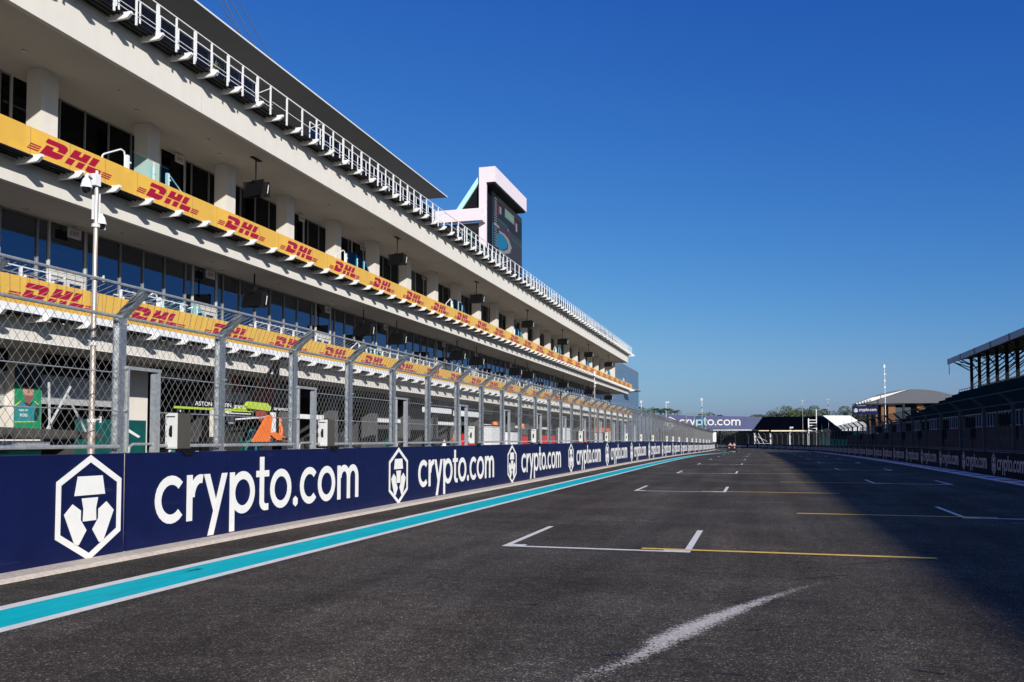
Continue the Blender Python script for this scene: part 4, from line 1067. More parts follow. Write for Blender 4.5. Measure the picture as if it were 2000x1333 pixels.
# ---------------------------------------------------------------- grandstand on the right
gs = empty('grandstand', (20, 40, 0), label='dark roofed grandstand on steel posts along the right side of the track', cat='grandstand')
def gp(mb, name, m, **k): return addp(mb.build(name, m, **k), gs)
RX, RZ = 23.45, 11.72
mb = MB(); mb.box(RX - .12, RX, -60, 121, RZ - .62, RZ + .05); gp(mb, 'roof_fascia', M['roof_fascia'])
mb = MB()
for k in range(26): mb.box(RX - .16, RX - .121, 121 - .1 - 7 * k, 121 - 7 * k, RZ - .66, RZ + .08)
gp(mb, 'fascia_rib', M['stand_metal'])
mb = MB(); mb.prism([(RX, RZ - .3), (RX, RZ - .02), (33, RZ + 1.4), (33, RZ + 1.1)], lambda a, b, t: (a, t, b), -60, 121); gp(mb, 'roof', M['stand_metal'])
mb = MB(); mb.tube((RX, 120.9, RZ - .6), (RX, 120.9, RZ - 1.9), .04, n=5); gp(mb, 'rope', M['black'])
PY = [118.6 - 3.95 * k for k in range(0, 44)]
for y in PY:
    mb = MB(); mb.box(25.36, 25.68, y - .12, y + .12, 0, RZ + .25); gp(mb, 'post', M['post_shaded'])
for i, y in enumerate(PY):
    mb = MB()
    mb.bar((25.3, y, RZ - 1.6), (RX + .1, y, RZ - .55), .12); mb.bar((25.3, y, RZ - .9), (RX + .5, y, RZ - .3), .10)
    mb.bar((25.7, y, RZ - 2.6), (29.2, y, RZ + .6), .12); mb.bar((25.7, y, RZ - 1.5), (28.2, y, RZ + .5), .10); mb.bar((25.7, y, RZ - 3.4), (31.0, y, RZ + .9), .10)
    if i < 8: mb.bar((25.5, y, RZ - 2.3), (25.5, y + 3.95, RZ - .4), .08) if i % 2 else None
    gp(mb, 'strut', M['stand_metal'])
mb = MB(); mb.bar((25.5, 118.6, RZ - 1.3), (24.4, 121, RZ - .5), .10); mb.bar((25.5, 118.6, RZ - .8), (24.6, 120, RZ - .5), .10); gp(mb, 'strut', M['stand_metal'])
# stepped seating: front walkway wall of blocks, then rising teal rows
for k in range(30):
    y0 = -20 + 5.1 * k
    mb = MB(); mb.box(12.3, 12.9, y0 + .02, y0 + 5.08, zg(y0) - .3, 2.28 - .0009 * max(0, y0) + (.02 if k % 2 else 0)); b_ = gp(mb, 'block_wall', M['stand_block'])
mb = MB()
for k in range(62):
    y0 = -20 + 2.55 * k
    if y0 > 118: break
    for i in range(4): mb.box(12.6, 12.64, y0 + i * .62, y0 + i * .62 + .04, 2.3, 3.15)
mb.box(12.59, 12.65, -20, 118, 3.1, 3.16); mb.box(12.59, 12.65, -20, 118, 2.34, 2.4); gp(mb, 'front_railing', M['roof_fascia'])
for r in range(12):
    x0 = 14.0 + r * .78; z0 = 2.5 + r * .36
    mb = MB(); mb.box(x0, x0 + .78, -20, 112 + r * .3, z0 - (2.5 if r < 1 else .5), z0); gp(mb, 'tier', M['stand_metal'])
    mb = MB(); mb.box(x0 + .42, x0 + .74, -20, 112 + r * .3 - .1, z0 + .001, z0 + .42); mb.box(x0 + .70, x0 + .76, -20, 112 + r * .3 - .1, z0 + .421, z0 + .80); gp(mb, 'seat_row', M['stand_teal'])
mb = MB(); zt_ = 2.5 + 11 * .36
mb.box(23.4, 23.45, -20, 115.4, zt_ + 1.05, zt_ + 1.10); mb.box(23.4, 23.45, -20, 115.4, zt_ + .55, zt_ + .59)
y = -20
while y < 115.4: mb.box(23.40, 23.45, y, y + .06, zt_ - .1, zt_ + 1.06); y += 1.3
gp(mb, 'rear_railing', M['stand_metal'])
mb = MB(); mb.box(26.4, 26.6, -20, 118, 0, 8.2); gp(mb, 'rear_wall', M['stand_metal'])  # unseen backing wall, added to keep the low sun off the tiers
mb = MB(); mb.prism([(14.0, 2.3), (23.4, 6.6), (23.4, 0), (14, 0)], lambda a, b, t: (a, t, b), 112.01, 112.3)
gp(mb, 'end_wall', M['stand_teal'])
mb = MB(); mb.prism([(14.0, .2), (14.0, 2.2), (15.4, 2.2), (15.4, .2)], lambda a, b, t: (a, t, b), 112.31, 112.34)
gp(mb, 'end_door', M['stand_metal'])
# lower banner mesh in front of the seats: teal netting between wall and rail
# black speaker cabinets hung above the block wall and black signal boxes on the right fence
def stand_speaker(y):
    root = empty('loudspeaker', (11.6, y, 2.55)); mb = MB()
    mb.prism([(-.42, -.28), (.42, -.28), (.30, .30), (-.42, .34)], lambda a, b, t: (t, a, b), -.25, .25); mb.build('cabinet', M['black'], root)
    mb = MB(); mb.bar((-.2, 0, .3), (-.2, 0, .75), .05); mb.bar((-.2, 0, .75), (.9, 0, .75), .05); mb.bar((.9, 0, .75), (.9, 0, -.3), .06); mb.build('arm', M['stand_metal'], root); return root
for i, y in enumerate((47.9, 55.0, 61.9, 68.6, 75.5, 84, 93)):
    tag(stand_speaker(y), '%s black loudspeaker hung high behind the shaded right fence, counting from the camera' % ORD[i], 'loudspeaker', 'loudspeakers behind the right fence')
def signal_box(y):
    root = empty('signal_box', (10.75, y, RH)); mb = MB(); mb.box(-.12, .12, -.27, .27, .55, 1.15); mb.build('case', M['black'], root)
    mb = MB(); mb.tube((0, 0, 0), (0, 0, .56), .025, n=6); mb.box(-.1, .1, -.1, .1, -.02, .01); mb.build('stand', M['stand_metal'], root)
    mb = MB(); mb.box(-.15, -.12, -.24, .24, .60, 1.10); mb.build('lamp_face', M['rubber'], root); return root
for i, y in enumerate((42.5, 50.2, 57.4, 65.6, 72.6, 81.6, 91, 101)):
    tag(signal_box(y), '%s black signal box on a thin stand on the right barrier, counting from the camera' % ORD[i], 'signal box', 'signal boxes along the right barrier')

# ---------------------------------------------------------------- pavilion with the curved roof, sign and mast
pv = empty('pavilion', (36, 232, 0), label='pavilion with a shallow curved grey roof and orange brown timber columns beyond the grandstand', cat='pavilion')
def arcroof(xa, xb, z0, zc, n=16):
    return [(xa + (xb - xa) * i / n, z0 + (zc - z0) * (1 - (2 * i / n - 1) ** 2)) for i in range(n + 1)]
top = arcroof(24.0, 48.8, 10.65, 13.7); bot = [(a, 10.55) for a, b in top][::-1]
mb = MB(); mb.prism([(24.0, 10.3), (24.0, 10.75)] + top[1:-1] + [(48.8, 10.75), (48.8, 10.3)], lambda a, b, t: (a, t, b), 229.5, 238); addp(mb.build('curved_roof', M['pav_roof']), pv)
mb = MB(); mb.prism([(23.4, 10.0), (27.4, 11.0), (35.2, 13.62), (35.5, 13.72), (27.0, 11.75), (23.4, 10.35)], lambda a, b, t: (a, t, b), 228.9, 229.49); addp(mb.build('roof_edge', M['white_metal']), pv)
mb = MB()
for k in range(6): mb.box(23.4 + k * .65, 23.7 + k * .65, 228.6, 228.89, 10.1 + k * .18, 10.5 + k * .18)
addp(mb.build('roof_light', M['white_metal']), pv)
for x, wd in ((26.6, .5), (28.1, .4), (29.4, .6), (31.0, 1.6), (37.5, 1.5), (41.0, .9), (42.5, .6), (44.6, 1.4)):
    mb = MB(); mb.box(x, x + wd, 231, 233, -.7, 10.3); addp(mb.build('column', M['pav_wood']), pv)
mb = MB(); mb.box(26.6, 48, 237, 237.5, -.7, 10.3); addp(mb.build('rear_wall', M['interior']), pv)
for x in (32.9, 34.8, 39.2):
    mb = MB(); mb.box(x, x + 1.6, 233.4, 233.6, 0, 9.4); addp(mb.build('window', M['window']), pv)
for x, z in ((40.9, 6.7), (43.2, 7.1), (44.6, 7.4)):
    mb = MB(); mb.box(x, x + 1.2, 229.8, 230.2, z - 1.6, z); addp(mb.build('orange_board', mat('salmon_board', (.75, .36, .22), .6)), pv)
sg = empty('gantry_sign', (16.6, 150, 0), label='small navy sign with white emblem and writing hanging beside the far pavilion', cat='sign')
mb = MB(); mb.box(14.7, 18.6, 150, 150.2, 5.55, 6.95); addp(mb.build('board', M['navy_lit'] if 'navy_lit' in M else M['navy']), sg)
mb = MB(); lion_mb(mb, lambda a, b, t: (15.28 + a, 149.999 - t, 6.25 + b), .30, .36, .02); addp(mb.build('lion_emblem', M['letter']), sg)
mb = MB(); crypto_mb(mb, lambda a, b, t: (15.75 + a, 149.999 - t, 6.12 + b), 2.6, .34, .02); addp(mb.build('lettering', M['letter']), sg)
mb = MB(); mb.bar((14.8, 150.1, 7.15), (22.5, 150.1, 7.25), .22); mb.box(15.0, 15.5, 149.9, 150.3, 6.95, 7.2); mb.box(17.2, 17.7, 149.9, 150.3, 6.95, 7.2); mb.bar((22.4, 150.1, -.5), (22.4, 150.1, 7.3), .3); addp(mb.build('arm', M['stand_metal']), sg)
mb = MB()
for x in (15.3, 16.2, 17.2, 17.9): mb.box(x, x + .4, 149.9, 150.2, 5.1, 5.5)
addp(mb.build('hanging_lamp', M['black']), sg)
ma = empty('mast', (30.0, 230, 0), label='tall thin white telescopic mast with a box on top before the curved roof', cat='mast')
mb = MB(); mb.tube((29.95, 228, -.6), (29.9, 228, 12), .09, n=8); mb.tube((29.9, 228, 12), (29.85, 228, 19), .06, n=8); addp(mb.build('pole', M['white_metal']), ma)
mb = MB(); mb.box(29.68, 30.05, 227.8, 228.2, 18.9, 19.7)
for z in (14, 15.6, 17.2): mb.box(29.72, 30.1, 227.85, 228.2, z, z + .35)
addp(mb.build('antenna_box', M['white_metal']), ma)

# ---------------------------------------------------------------- banners, tent and buildings at the far bend
fb = empty('banner_building', (-11, 240, 0), label='broad lilac blue banner with white writing over the far bend', cat='building')
mb = MB(); mb.prism([(-27.5, 4.6), (-1.2, 4.15), (1.3, 7.45), (-27.5, 8.3)], lambda a, b, t: (a, t, b), 240, 240.6); addp(mb.build('banner', M['lilac']), fb)
mb = MB(); crypto_mb(mb, lambda a, b, t: (-20.5 + a, 239.999 - t, 5.35 + b - a * .008), 16.1, 1.6, .03); addp(mb.build('lettering', M['letter']), fb)
mb = MB(); lion_mb(mb, lambda a, b, t: (-22.9 + a, 239.999 - t, 6.1 + b), 1.35, 1.6, .03); addp(mb.build('lion_emblem', M['letter']), fb)
mb = MB(); mb.box(-11.5, -1.5, 240.1, 240.4, 3.9, 4.12); addp(mb.build('light_strip', M['white_metal']), fb)
mb = MB(); mb.box(-27, -2, 241.4, 241.8, 4.7, 7.3); [mb.box(x, x + .4, 241, 241.4, -.7, 4.6) for x in (-26, -18, -10, -2)]; addp(mb.build('rear_frame', M['dark_navy']), fb)
db = empty('hospitality_block', (10, 242, 0), label='long dark navy fronted building with a pale strip below, right of the lilac banner', cat='building')
mb = MB(); mb.prism([(-1.1, 4.1), (16.0, 3.95), (16.0, 7.6), (1.35, 7.5)], lambda a, b, t: (a, t, b), 241, 241.5); mb.box(1.5, 16.0, 241.5, 252, 3.95, 7.5); addp(mb.build('front', M['dark_navy']), db)
mb = MB(); mb.box(.3, 2.9, 240.6, 240.95, 3.72, 3.92); mb.box(3.4, 13.6, 240.6, 240.95, 3.62, 3.93); mb.box(15.9, 16.3, 240.6, 240.95, 3.62, 3.93); addp(mb.build('light_strip', mat('warm_strip', (.85, .72, .5), .5)), db)
mb = MB(); mb.box(-27, 16.2, 252, 252.3, -.7, 3.9); addp(mb.build('rear_wall', M['interior']), db)
for x in (-.9, 3.1, 8.0, 12.6): 
    mb = MB(); mb.box(x, x + .35, 241.2, 241.5, -.7, 3.2); addp(mb.build('post', M['white_metal']), db)
mb = MB(); mb.box(12.7, 13.0, 240.2, 240.5, -.6, 7.0); [mb.box(13.0, 14.7, 240.2, 240.5, 3.6 + .72 * i, 3.8 + .72 * i) for i in range(5)]; mb.box(14.7, 14.9, 240.2, 240.5, -.6, 9.4); addp(mb.build('ladder_frame', M['white_metal']), db)
mb = MB(); [mb.bar((1.0 + i * 1.1, 240.4, -.6), (-1.0 + i * 1.1, 240.4, 3.2), .12) for i in range(2)]; mb.bar((-.5, 240.4, .4), (3, 240.4, .4), .1); mb.bar((.0, 240.4, 2.2), (2.4, 240.4, 1.0), .1); addp(mb.build('stair_brace', M['white_metal']), db)
tb = empty('tent_hall', (20, 262, 0), label='teal walled hall with a steep bright white fabric roof beside the far trees', cat='tent')
mb = MB(); mb.prism([(17.9, 8.3), (25.2, 8.2), (29.2, 4.9), (29.2, 3.9), (22.9, 3.9)], lambda a, b, t: (a, t + (8.3 - b) * -.8, b), 262, 262.2); addp(mb.build('roof', M['tent']), tb)
mb = MB(); mb.prism([(26.5, 6.6), (28.6, 6.5), (31.2, 4.6), (28.6, 4.6)], lambda a, b, t: (a, t, b), 264, 264.2); addp(mb.build('roof', M['tent']), tb)
mb = MB(); mb.box(16.0, 31, 262.8, 264.0, -.7, 3.9); mb.prism([(15.9, 3.9), (22.9, 3.9), (17.9, 8.29), (15.9, 8.2)], lambda a, b, t: (a, t, b), 262.9, 263.5); addp(mb.build('wall', M['stand_teal']), tb)
mb = MB(); mb.tube((25.1, 258.5, 8.1), (25.2, 258.5, 3.5), .05, n=5); addp(mb.build('pole', M['galv']), tb)
ot = empty('observation_cabin', (-13, 205, 0), label='small glass fronted cabin on a scaffold above the left fence before the lilac banner', cat='cabin')
mb = MB()
for x in (-15.5, -13.6, -11.2): mb.bar((x, 200, -.6), (x, 200, 7.3), .16)
mb.bar((-15.5, 200, 6.9), (-11.2, 200, 6.9), .12); mb.bar((-15.5, 200, 7.35), (-11.1, 200, 7.35), .3, .2); addp(mb.build('frame', M['galv']), ot)
mb = MB(); mb.box(-13.7, -11.2, 200.2, 200.3, 4.0, 6.9); addp(mb.build('glass_front', M['clear_glass']), ot)
mb = MB(); mb.box(-13.7, -11.2, 199.6, 201.6, 1.4, 4.0); addp(mb.build('panel', mat('sage_panel', (.36, .40, .36), .6)), ot)
end = empty('end_board', (-8.9, 191.5, 0), label='white upright board ending the left fence', cat='board')
mb = MB(); mb.box(-9.25, -8.55, 191.3, 191.45, 1.0, 3.1); addp(mb.build('board', M['white_metal']), end); mb = MB(); mb.box(-9.0, -8.8, 191.46, 191.6, -.6, 1.4); addp(mb.build('leg', M['galv']), end)

# lamps and cameras on poles
def cam_pole(x, y, top, label):
    root = empty('camera_pole', (x, y, zg(y)), label=label, cat='camera pole')
    mb = MB(); mb.tube((0, 0, 0), (0, 0, 1.95), .055, n=12); mb.tube((0, 0, 1.95), (0, 0, 3.1), .042, n=12); mb.tube((0, 0, 3.1), (0, 0, 4.1), .038, n=12); mb.tube((0, 0, 4.1), (0, 0, top - .15), .034, n=12); mb.build('pole', M['steel_warm'], root, smooth=False)
    for z in (1.95, 3.1, 4.1, 4.9):
        mb = MB(); mb.tube((0, 0, z - .03), (0, 0, z + .02), .062, n=10); mb.bar((.0, .0, z), (.04, .14, z + .02), .022); mb.bar((.04, .14, z - .04), (.04, .14, z + .06), .02); mb.build('clamp', M['sign_white'], root)
    mb = MB(); mb.tube((0, 0, top - .5), (0, 0, top + .14), .022, n=8); mb.box(-.06, .05, -.08, .03, top - .10, top + .08); mb.bar((-.02, -.06, top + .02), (.02, -.22, top + .02), .04, .035)
    mb.box(-.015, .015, .045, .07, top - .62, top - .2); mb.box(-.015, .015, -.075, -.05, top - .62, top - .25); mb.build('mount', M['white_metal'], root)
    for (dx, dy, z, s) in ((.02, -.23, top + .0, .68), (.03, .08, top - .50, .6)):
        mb = MB(); mb.lathe((dx, dy, z), [(0, 0), (.035 * s, 0), (.04 * s, -.04 * s), (.085 * s, -.10 * s), (.11 * s, -.20 * s), (.125 * s, -.26 * s), (.125 * s, -.275 * s), (0, -.275 * s)], 18); h = mb.build('dome_camera', M['white_metal'], root, smooth=False)
        mb = MB(); mb.lathe((dx, dy, z), [(.10 * s, -.276 * s), (.095 * s, -.33 * s), (.06 * s, -.385 * s), (0, -.40 * s)], 18); mb.build('dome', M['gloss_black'], h, smooth=True)
    return root
M['steel_warm'] = mat('steel_warm', (.42, .37, .32), .42, .35, var=.15, scale=6, stretch=(1, 1, .3))
M['gloss_black'] = mat('gloss_black', (.008, .008, .01), .06, spec=.6)
cam_pole(-9.62, 10.86, 5.60, 'tall steel pole with two white dome cameras behind the nearest fence bay')
cam_pole(-9.62, 52.8, 5.70, 'far thin white pole with dome cameras behind the left fence')
def lamp_pole(x, y, z, label, m=1, r_=.055):
    root = empty('lamp_pole', (x, y, zg(y)), label=label, cat='pole')
    mb = MB(); mb.tube((0, 0, 0), (0, 0, z), r_, n=6); mb.build('pole', M['white_metal'], root)
    mb = MB(); mb.box(-.25, .2, -.2, .2, z - .1, z + .5) if m == 1 else mb.box(-.5, .5, -.03, .03, z - .1, z - .04) if m == 2 else mb.box(-.1, .75, -.15, .15, z - .15, z + .2); mb.build('head', M['sign_white'], root)
    mb = MB(); mb.box(-.07, .07, -.08, .08, z - 1.9, z - 1.5); mb.build('bracket', M['black'], root)
lamp_pole(-12.6, 210, 11.4, 'tall pole with a boxy white head above the middle of the lilac banner')
lamp_pole(-21.0, 210, 11.0, 'white camera pole with a side arm in front of the palms', 0)
lamp_pole(-26.9, 210, 11.0, 'short white headed pole beside the blue glass block')
lamp_pole(4.5 + 3.6, 236, 5.2, 'small white hooked lamp before the dark navy building', 0)
lamp_pole(11.3, 238, 12.4, 'thin mast with a cross arm rising before the dark navy building', 2, .025)
lamp_pole(17.6, 238, 12.6, 'thin bare mast beside the white fabric roof', 2, .02)

# ---------------------------------------------------------------- trees
def leaf_cloud(mb, c, rad, n, size, rnd, flat=.75):
    for _ in range(n):
        while True:
            v = Vector((rnd.uniform(-1, 1), rnd.uniform(-1, 1), rnd.uniform(-1, 1)))
            if .15 < v.length < 1: break
        v = v.normalized() * (v.length ** .5)
        p = Vector(c) + Vector((v.x * rad, v.y * rad, v.z * rad * flat))
        a = Vector((rnd.uniform(-1, 1), rnd.uniform(-1, 1), rnd.uniform(-.6, .6))).normalized(); b = a.cross(Vector((rnd.uniform(-1, 1), rnd.uniform(-1, 1), 1))).normalized()
        s = size * rnd.uniform(.6, 1.3)
        mb.mi = 0 if rnd.random() < .55 else 1
        mb.face([p - a * s, p + b * s * .5, p + a * s, p - b * s * .5])
def tree(x, y, h, r, label, group, seed, base=-.6):
    rnd = random.Random(seed); root = empty('broadleaf_tree', (x, y, base), label=label, cat='tree', group=group)
    t = MB(); t.tube((0, 0, 0), (.1, 0, h * .45), .28, .18, 8)
    cr = MB(); blobs = []
    for i in range(7):
        a = i * 2.4 + rnd.random(); rr = r * rnd.uniform(.25, .75); zz = h * rnd.uniform(.50, .86)
        e = (math.cos(a) * rr, math.sin(a) * rr, zz); t.tube((.1, 0, h * rnd.uniform(.3, .44)), e, .10, .03, 5); blobs.append((e, r * rnd.uniform(.42, .66)))
    blobs.append(((0, 0, h * .88), r * .40))
    for e, rr in blobs: leaf_cloud(cr, e, rr, 430, .25, rnd)
    t.build('trunk', M['bark'], root); cr.build('crown', [M['leaf'], M['leaf_dark']], root, fix=False); return root
TL = [(0.4, 300, 9.6, 4.2, 'low rounded tree at the left end of the far tree line'), (4.6, 303, 11.0, 4.6, 'second tree from the left in the far tree line'), (9.4, 298, 12.3, 5.0, 'broad tree, third from the left in the far tree line'),
      (13.6, 304, 12.0, 4.6, 'middle tree of the far tree line behind the navy building'), (17.6, 299, 12.6, 4.6, 'tall tree right of the middle of the far tree line'), (21.4, 304, 11.8, 3.8, 'tree left of the thin bare mast in the far tree line'),
      (26.8, 296, 12.3, 4.4, 'rounded tree standing alone above the white fabric roof'), (31.6, 292, 10.2, 3.4, 'small tree right of the white fabric roof'), (34.5, 280, 8.2, 3.2, 'low tree between the white roof and the pavilion'),
      (-17.3, 290, 10.6, 2.9, 'small rounded tree above the left part of the banner writing'), (-21.0, 292, 9.8, 2.2, 'smallest treetop above the banner, next to the palms'), (-11.8, 290, 9.9, 2.6, 'low treetop above the middle of the lilac banner'), (53, 262, 11, 5, 'leafy tree seen under the right end of the curved roof')]
for i, (x, y, h, r, lab) in enumerate(TL): tree(x, y, h + .6, r * 1.12, lab, 'trees beyond the far bend', 50 + i)
def low_trees():
    rnd = random.Random(5); mb = MB()
    for x in range(-26, 6, 2): leaf_cloud(mb, (x, 249 + rnd.uniform(-.8, .8), 2.9), 1.9, 220, .22, rnd)
    o = mb.build('hedge', [M['leaf'], M['leaf_dark']], fix=False); tag(o, 'dark green hedge seen below the lilac banner', 'hedge', None, 'stuff')
low_trees()
def palm(x, y, h, label, seed):
    rnd = random.Random(seed); root = empty('palm_tree', (x, y, -.6), label=label, cat='palm tree', group='palms beside the glass block')
    t = MB(); t.tube((0, 0, 0), (.2, .1, h), .22, .14, 8); t.build('trunk', M['bark'], root)
    c = MB(); top = Vector((.2, .1, h))
    for i in range(17):
        a = i * 2.399; el = rnd.uniform(.1, 1.25); L = rnd.uniform(2.6, 3.4); P = []
        for k in range(8):
            s = k / 7; P.append(top + Vector((math.cos(a), math.sin(a), 0)) * L * s * (math.cos(el) * .9 + .2) + Vector((0, 0, math.sin(el) * L * s * .8 - 1.9 * s * s)))
        side = Vector((-math.sin(a), math.cos(a), 0))
        for k in range(7):
            p, q = P[k], P[k + 1]
            for sg_ in (1, -1):
                for u in (0, .5):
                    b = p.lerp(q, u); l = .85 * (1 - (k / 8) ** 2) + .15; tip = b + side * sg_ * l * .7 + (q - p).normalized() * .35 + Vector((0, 0, -.35 * l))
                    c.face([b, b + (q - p) * .35, tip])
    c.build('crown', M['palm_leaf'], root, fix=False)
for i, (x, y, h) in enumerate(((-33.2, 268, 10.6), (-31.0, 272, 11.4), (-28.7, 270, 10.6), (-26.7, 266, 11.0), (-24.6, 270, 10.4), (-34.8, 262, 11.6))):
    palm(x, y, h, ['palm tree, second from the glass block', 'palm tree, third from the glass block', 'palm tree, fourth from the glass block', 'palm tree, fifth from the glass block behind the side arm pole', 'palm tree farthest right of the palm group', 'palm tree nearest the blue glass block'][i], 11 + i)

# ---------------------------------------------------------------- pit lane equipment seen through the fence
pg = empty('pit_gantry', (-20, 31, 0), label='black pit boom with white team writing and a lime green edge over the pit lane', cat='gantry')
def gpp(mb, n, m, parent=pg): return addp(mb.build(n, m), parent)
mb = MB(); mb.box(-20.08, -20.0, 27.1, 34.8, 2.86, 3.12); bm_ = gpp(mb, 'boom', M['black'])
mb = MB(); mb.box(-20.04, -19.98, 26.6, 31.6, 2.76, 2.84); mb.box(-20.0, -19.95, 30.2, 32.6, 2.84, 2.90); gpp(mb, 'green_edge', M['lime'])
mb = MB(); mb.box(-20.02, -19.96, 29.8, 31.4, 2.66, 2.70); mb.bar((-20, 30.4, 2.45), (-20, 33.0, 2.62), .06); gpp(mb, 'white_edge', M['white_metal'])
mb = MB(); mb.prism([(30.9, 3.0), (31.1, 3.18), (32.4, 3.16), (32.6, 3.0), (32.6, 2.84), (31.0, 2.90)], lambda a, b, t: (t, a, b), -20.0, -19.8); gpp(mb, 'green_pod', M['lime'])
mb = MB(); mb.box(-20.3, -20.1, 28.6, 28.8, 0, 3.0); gpp(mb, 'post', M['black'])
mb = MB(); mb.box(-20.3, -20.1, 33.6, 33.8, 0, 5.0); mb.bar((-20.2, 33.7, 5.0), (-20.2, 31.2, 3.1), .07); mb.bar((-20.2, 33.3, 4.6), (-20.2, 31.8, 3.1), .05); gpp(mb, 'mast', M['black'])
mb = MB(); mb.box(-20.0, -19.93, 34.55, 34.66, 2.55, 4.0); gpp(mb, 'green_post', M['lime'])
mb = MB(); mb.box(-20.05, -19.9, 33.0, 33.22, 1.4, 2.8); gpp(mb, 'white_post', M['white_metal'])
for s, y, wd in (('ASTON MARTIN', 27.75, 2.3), ('aramco', 30.25, .9), ('ASTON MARTIN', 32.2 - .75, 1.5), ('aramco', 33.3 - .1, 1.25)):
    me = text_mesh('lettering', s, .22, M['letter']); o = bpy.data.objects.new('lettering', me); C.objects.link(o); o.location = (-19.994, y, 2.91 + (.0 if y < 31 else .0)); o.rotation_euler = (R(90), 0, R(90))
    xs = [v.co.x for v in me.vertices]; kx = wd / (max(xs) - min(xs))
    for v in me.vertices: v.co.x *= kx
    sub(o, bm_)
fin = empty('orange_fin', (-20, 31.5, 1.4), label='bright orange triangular fin panel with a small wing in the pit lane', cat='panel')
mb = MB(); mb.prism([(30.85, 1.55), (31.65, 1.55), (32.25, 2.62), (31.95, 2.62)][::1] if 0 else [(30.85, 1.55), (32.1, 1.55), (32.3, 2.66), (31.95, 2.66)], lambda a, b, t: (t, a, b), -19.6, -19.5); gpp(mb, 'fin', M['orange'], fin)
mb = MB(); mb.prism([(32.1, 1.85), (32.5, 1.95), (33.6, 1.66), (33.6, 1.60), (32.6, 1.62)], lambda a, b, t: (t, a, b), -19.62, -19.48); gpp(mb, 'wing', M['orange'], fin)
mb = MB(); mb.box(-19.7, -19.4, 31.0, 33.8, 1.42, 1.54); mb.box(-19.7, -19.4, 33.0, 34.3, 1.66, 1.72); mb.box(-19.65, -19.45, 31.6, 31.9, 0, 1.42); gpp(mb, 'stand', M['stand_metal'], fin)
def prop(name, label, cat, parts, loc=(0, 0, 0)):
    r = empty(name, loc, label=label, cat=cat)
    for n, mb, m in parts: addp(mb.build(n, M[m]), r)
    return r
# covered pit stand at the bottom left
a = MB(); a.prism([(11.0, 1.66), (14.1, 1.66), (14.6, 1.70), (14.5, 1.78), (13.6, 1.84), (11.0, 1.90)], lambda p, q, t: (t, p, q), -14.2, -12.6)
b = MB(); b.box(-14.1, -12.7, 11.0, 13.3, 1.50, 1.63); c = MB(); c.box(-14.0, -12.8, 11.2, 13.2, 0, 1.49)
d = MB(); d.bar((-13, 13.5, 1.8), (-13, 14.1, 2.7), .03); d.bar((-13, 14.6, 1.7), (-13, 14.0, 2.55), .03); d.bar((-13, 13.6, 1.8), (-13, 13.55, 2.75), .03)
prop('covered_stand', 'low pit stand under a dark cover with thin stays at the left edge', 'stand', [('cover', a, 'brown_grey'), ('white_rim', b, 'white_metal'), ('cabinet', c, 'dark_green'), ('stay', d, 'grey_metal')], (-13.4, 12, 0))
# green cabinets and signs in the lane
a = MB(); a.box(-21, -20.4, 23.0, 25.6, 0, 2.3); b = MB(); b.prism([(24.2, 2.1), (24.5, 2.1), (25.3, 1.75), (25.2, 1.7)], lambda p, q, t: (t, p, q), -20.4, -20.38)
prop('green_cabinet', 'dark green team cabinet with a white flash left of the first tall fence post', 'cabinet', [('body', a, 'dark_green'), ('flash', b, 'letter')], (-20.7, 24.3, 0))
a = MB(); a.box(-22, -21.6, 28.1, 28.8, .3, 2.15); b = MB(); b.prism([(28.1, .8), (28.8, 1.5), (28.8, 1.7), (28.1, 1.0)], lambda p, q, t: (t, p, q), -21.6, -21.58); c = MB(); c.box(-22, -21.5, 28.9, 29.45, 0, 2.5); d = MB(); d.tube((-21.7, 29.2, 2.5), (-21.7, 29.2, 2.8), .03, n=6)
prop('tyre_trolley', 'black trolley beside a green and white board behind the first fence opening', 'trolley', [('board', a, 'teal_cloth'), ('stripe', b, 'letter'), ('trolley_body', c, 'black'), ('handle', d, 'grey_metal')], (-21.8, 28.8, 0))
a = MB(); a.tube((-20, 26.2, 0), (-20, 26.25, 2.2), .03, n=6); b = MB(); b.box(-20.3, -19.9, 25.8, 26.6, 1.45, 1.55); b.box(-20.2, -20, 26.0, 26.3, 0, 1.45)
prop('black_stand', 'thin black pole stand just right of the first tall fence post', 'stand', [('pole', a, 'black'), ('tray', b, 'black')], (-20, 26.2, 0))
a = MB(); a.box(-21.4, -20.8, 30.0, 31.9, 0, 1.75); a.box(-21.3, -20.9, 31.0, 32.4, 1.75, 2.2); b = MB(); b.lathe((-21.1, 31.4, 2.2), [(0, .55), (.2, .5), (.34, .35), (.36, .1), (.34, 0)], 14)
b2 = MB(); b2.tube((-20.8, 31.2, 2.5), (-20.75, 31.2, 2.5), .26, n=14)
prop('tyre_rack', 'black covered rack of tyres in the pit lane left of the second tall post', 'rack', [('rack', a, 'rubber'), ('cover', b, 'rubber'), ('hoop', b2, 'grey_metal')], (-21, 31, 0))
a = MB(); a.prism([(34.2, 1.0), (35.0, 1.0), (35.0, 2.1), (34.8, 2.1)], lambda p, q, t: (t, p, q), -22.2, -21.8); b = MB(); b.tube((-22, 34.0, .6), (-22, 34.4, 3.0), .03, n=6); b.lathe((-22, 34.4, 3.0), [(0, .1), (.1, 0), (0, -.1)], 8)
prop('green_cover', 'glossy teal cover with a slanted black arm behind the second tall post', 'cover', [('cover', a, 'teal_cloth'), ('arm', b, 'black')], (-22, 34.4, 0))
a = MB(); a.tube((-20, 40.2, 0), (-20, 40.2, 5.1), .035, n=6); a.bar((-20, 40.2, 5.1), (-20, 40.7, 5.5), .04)
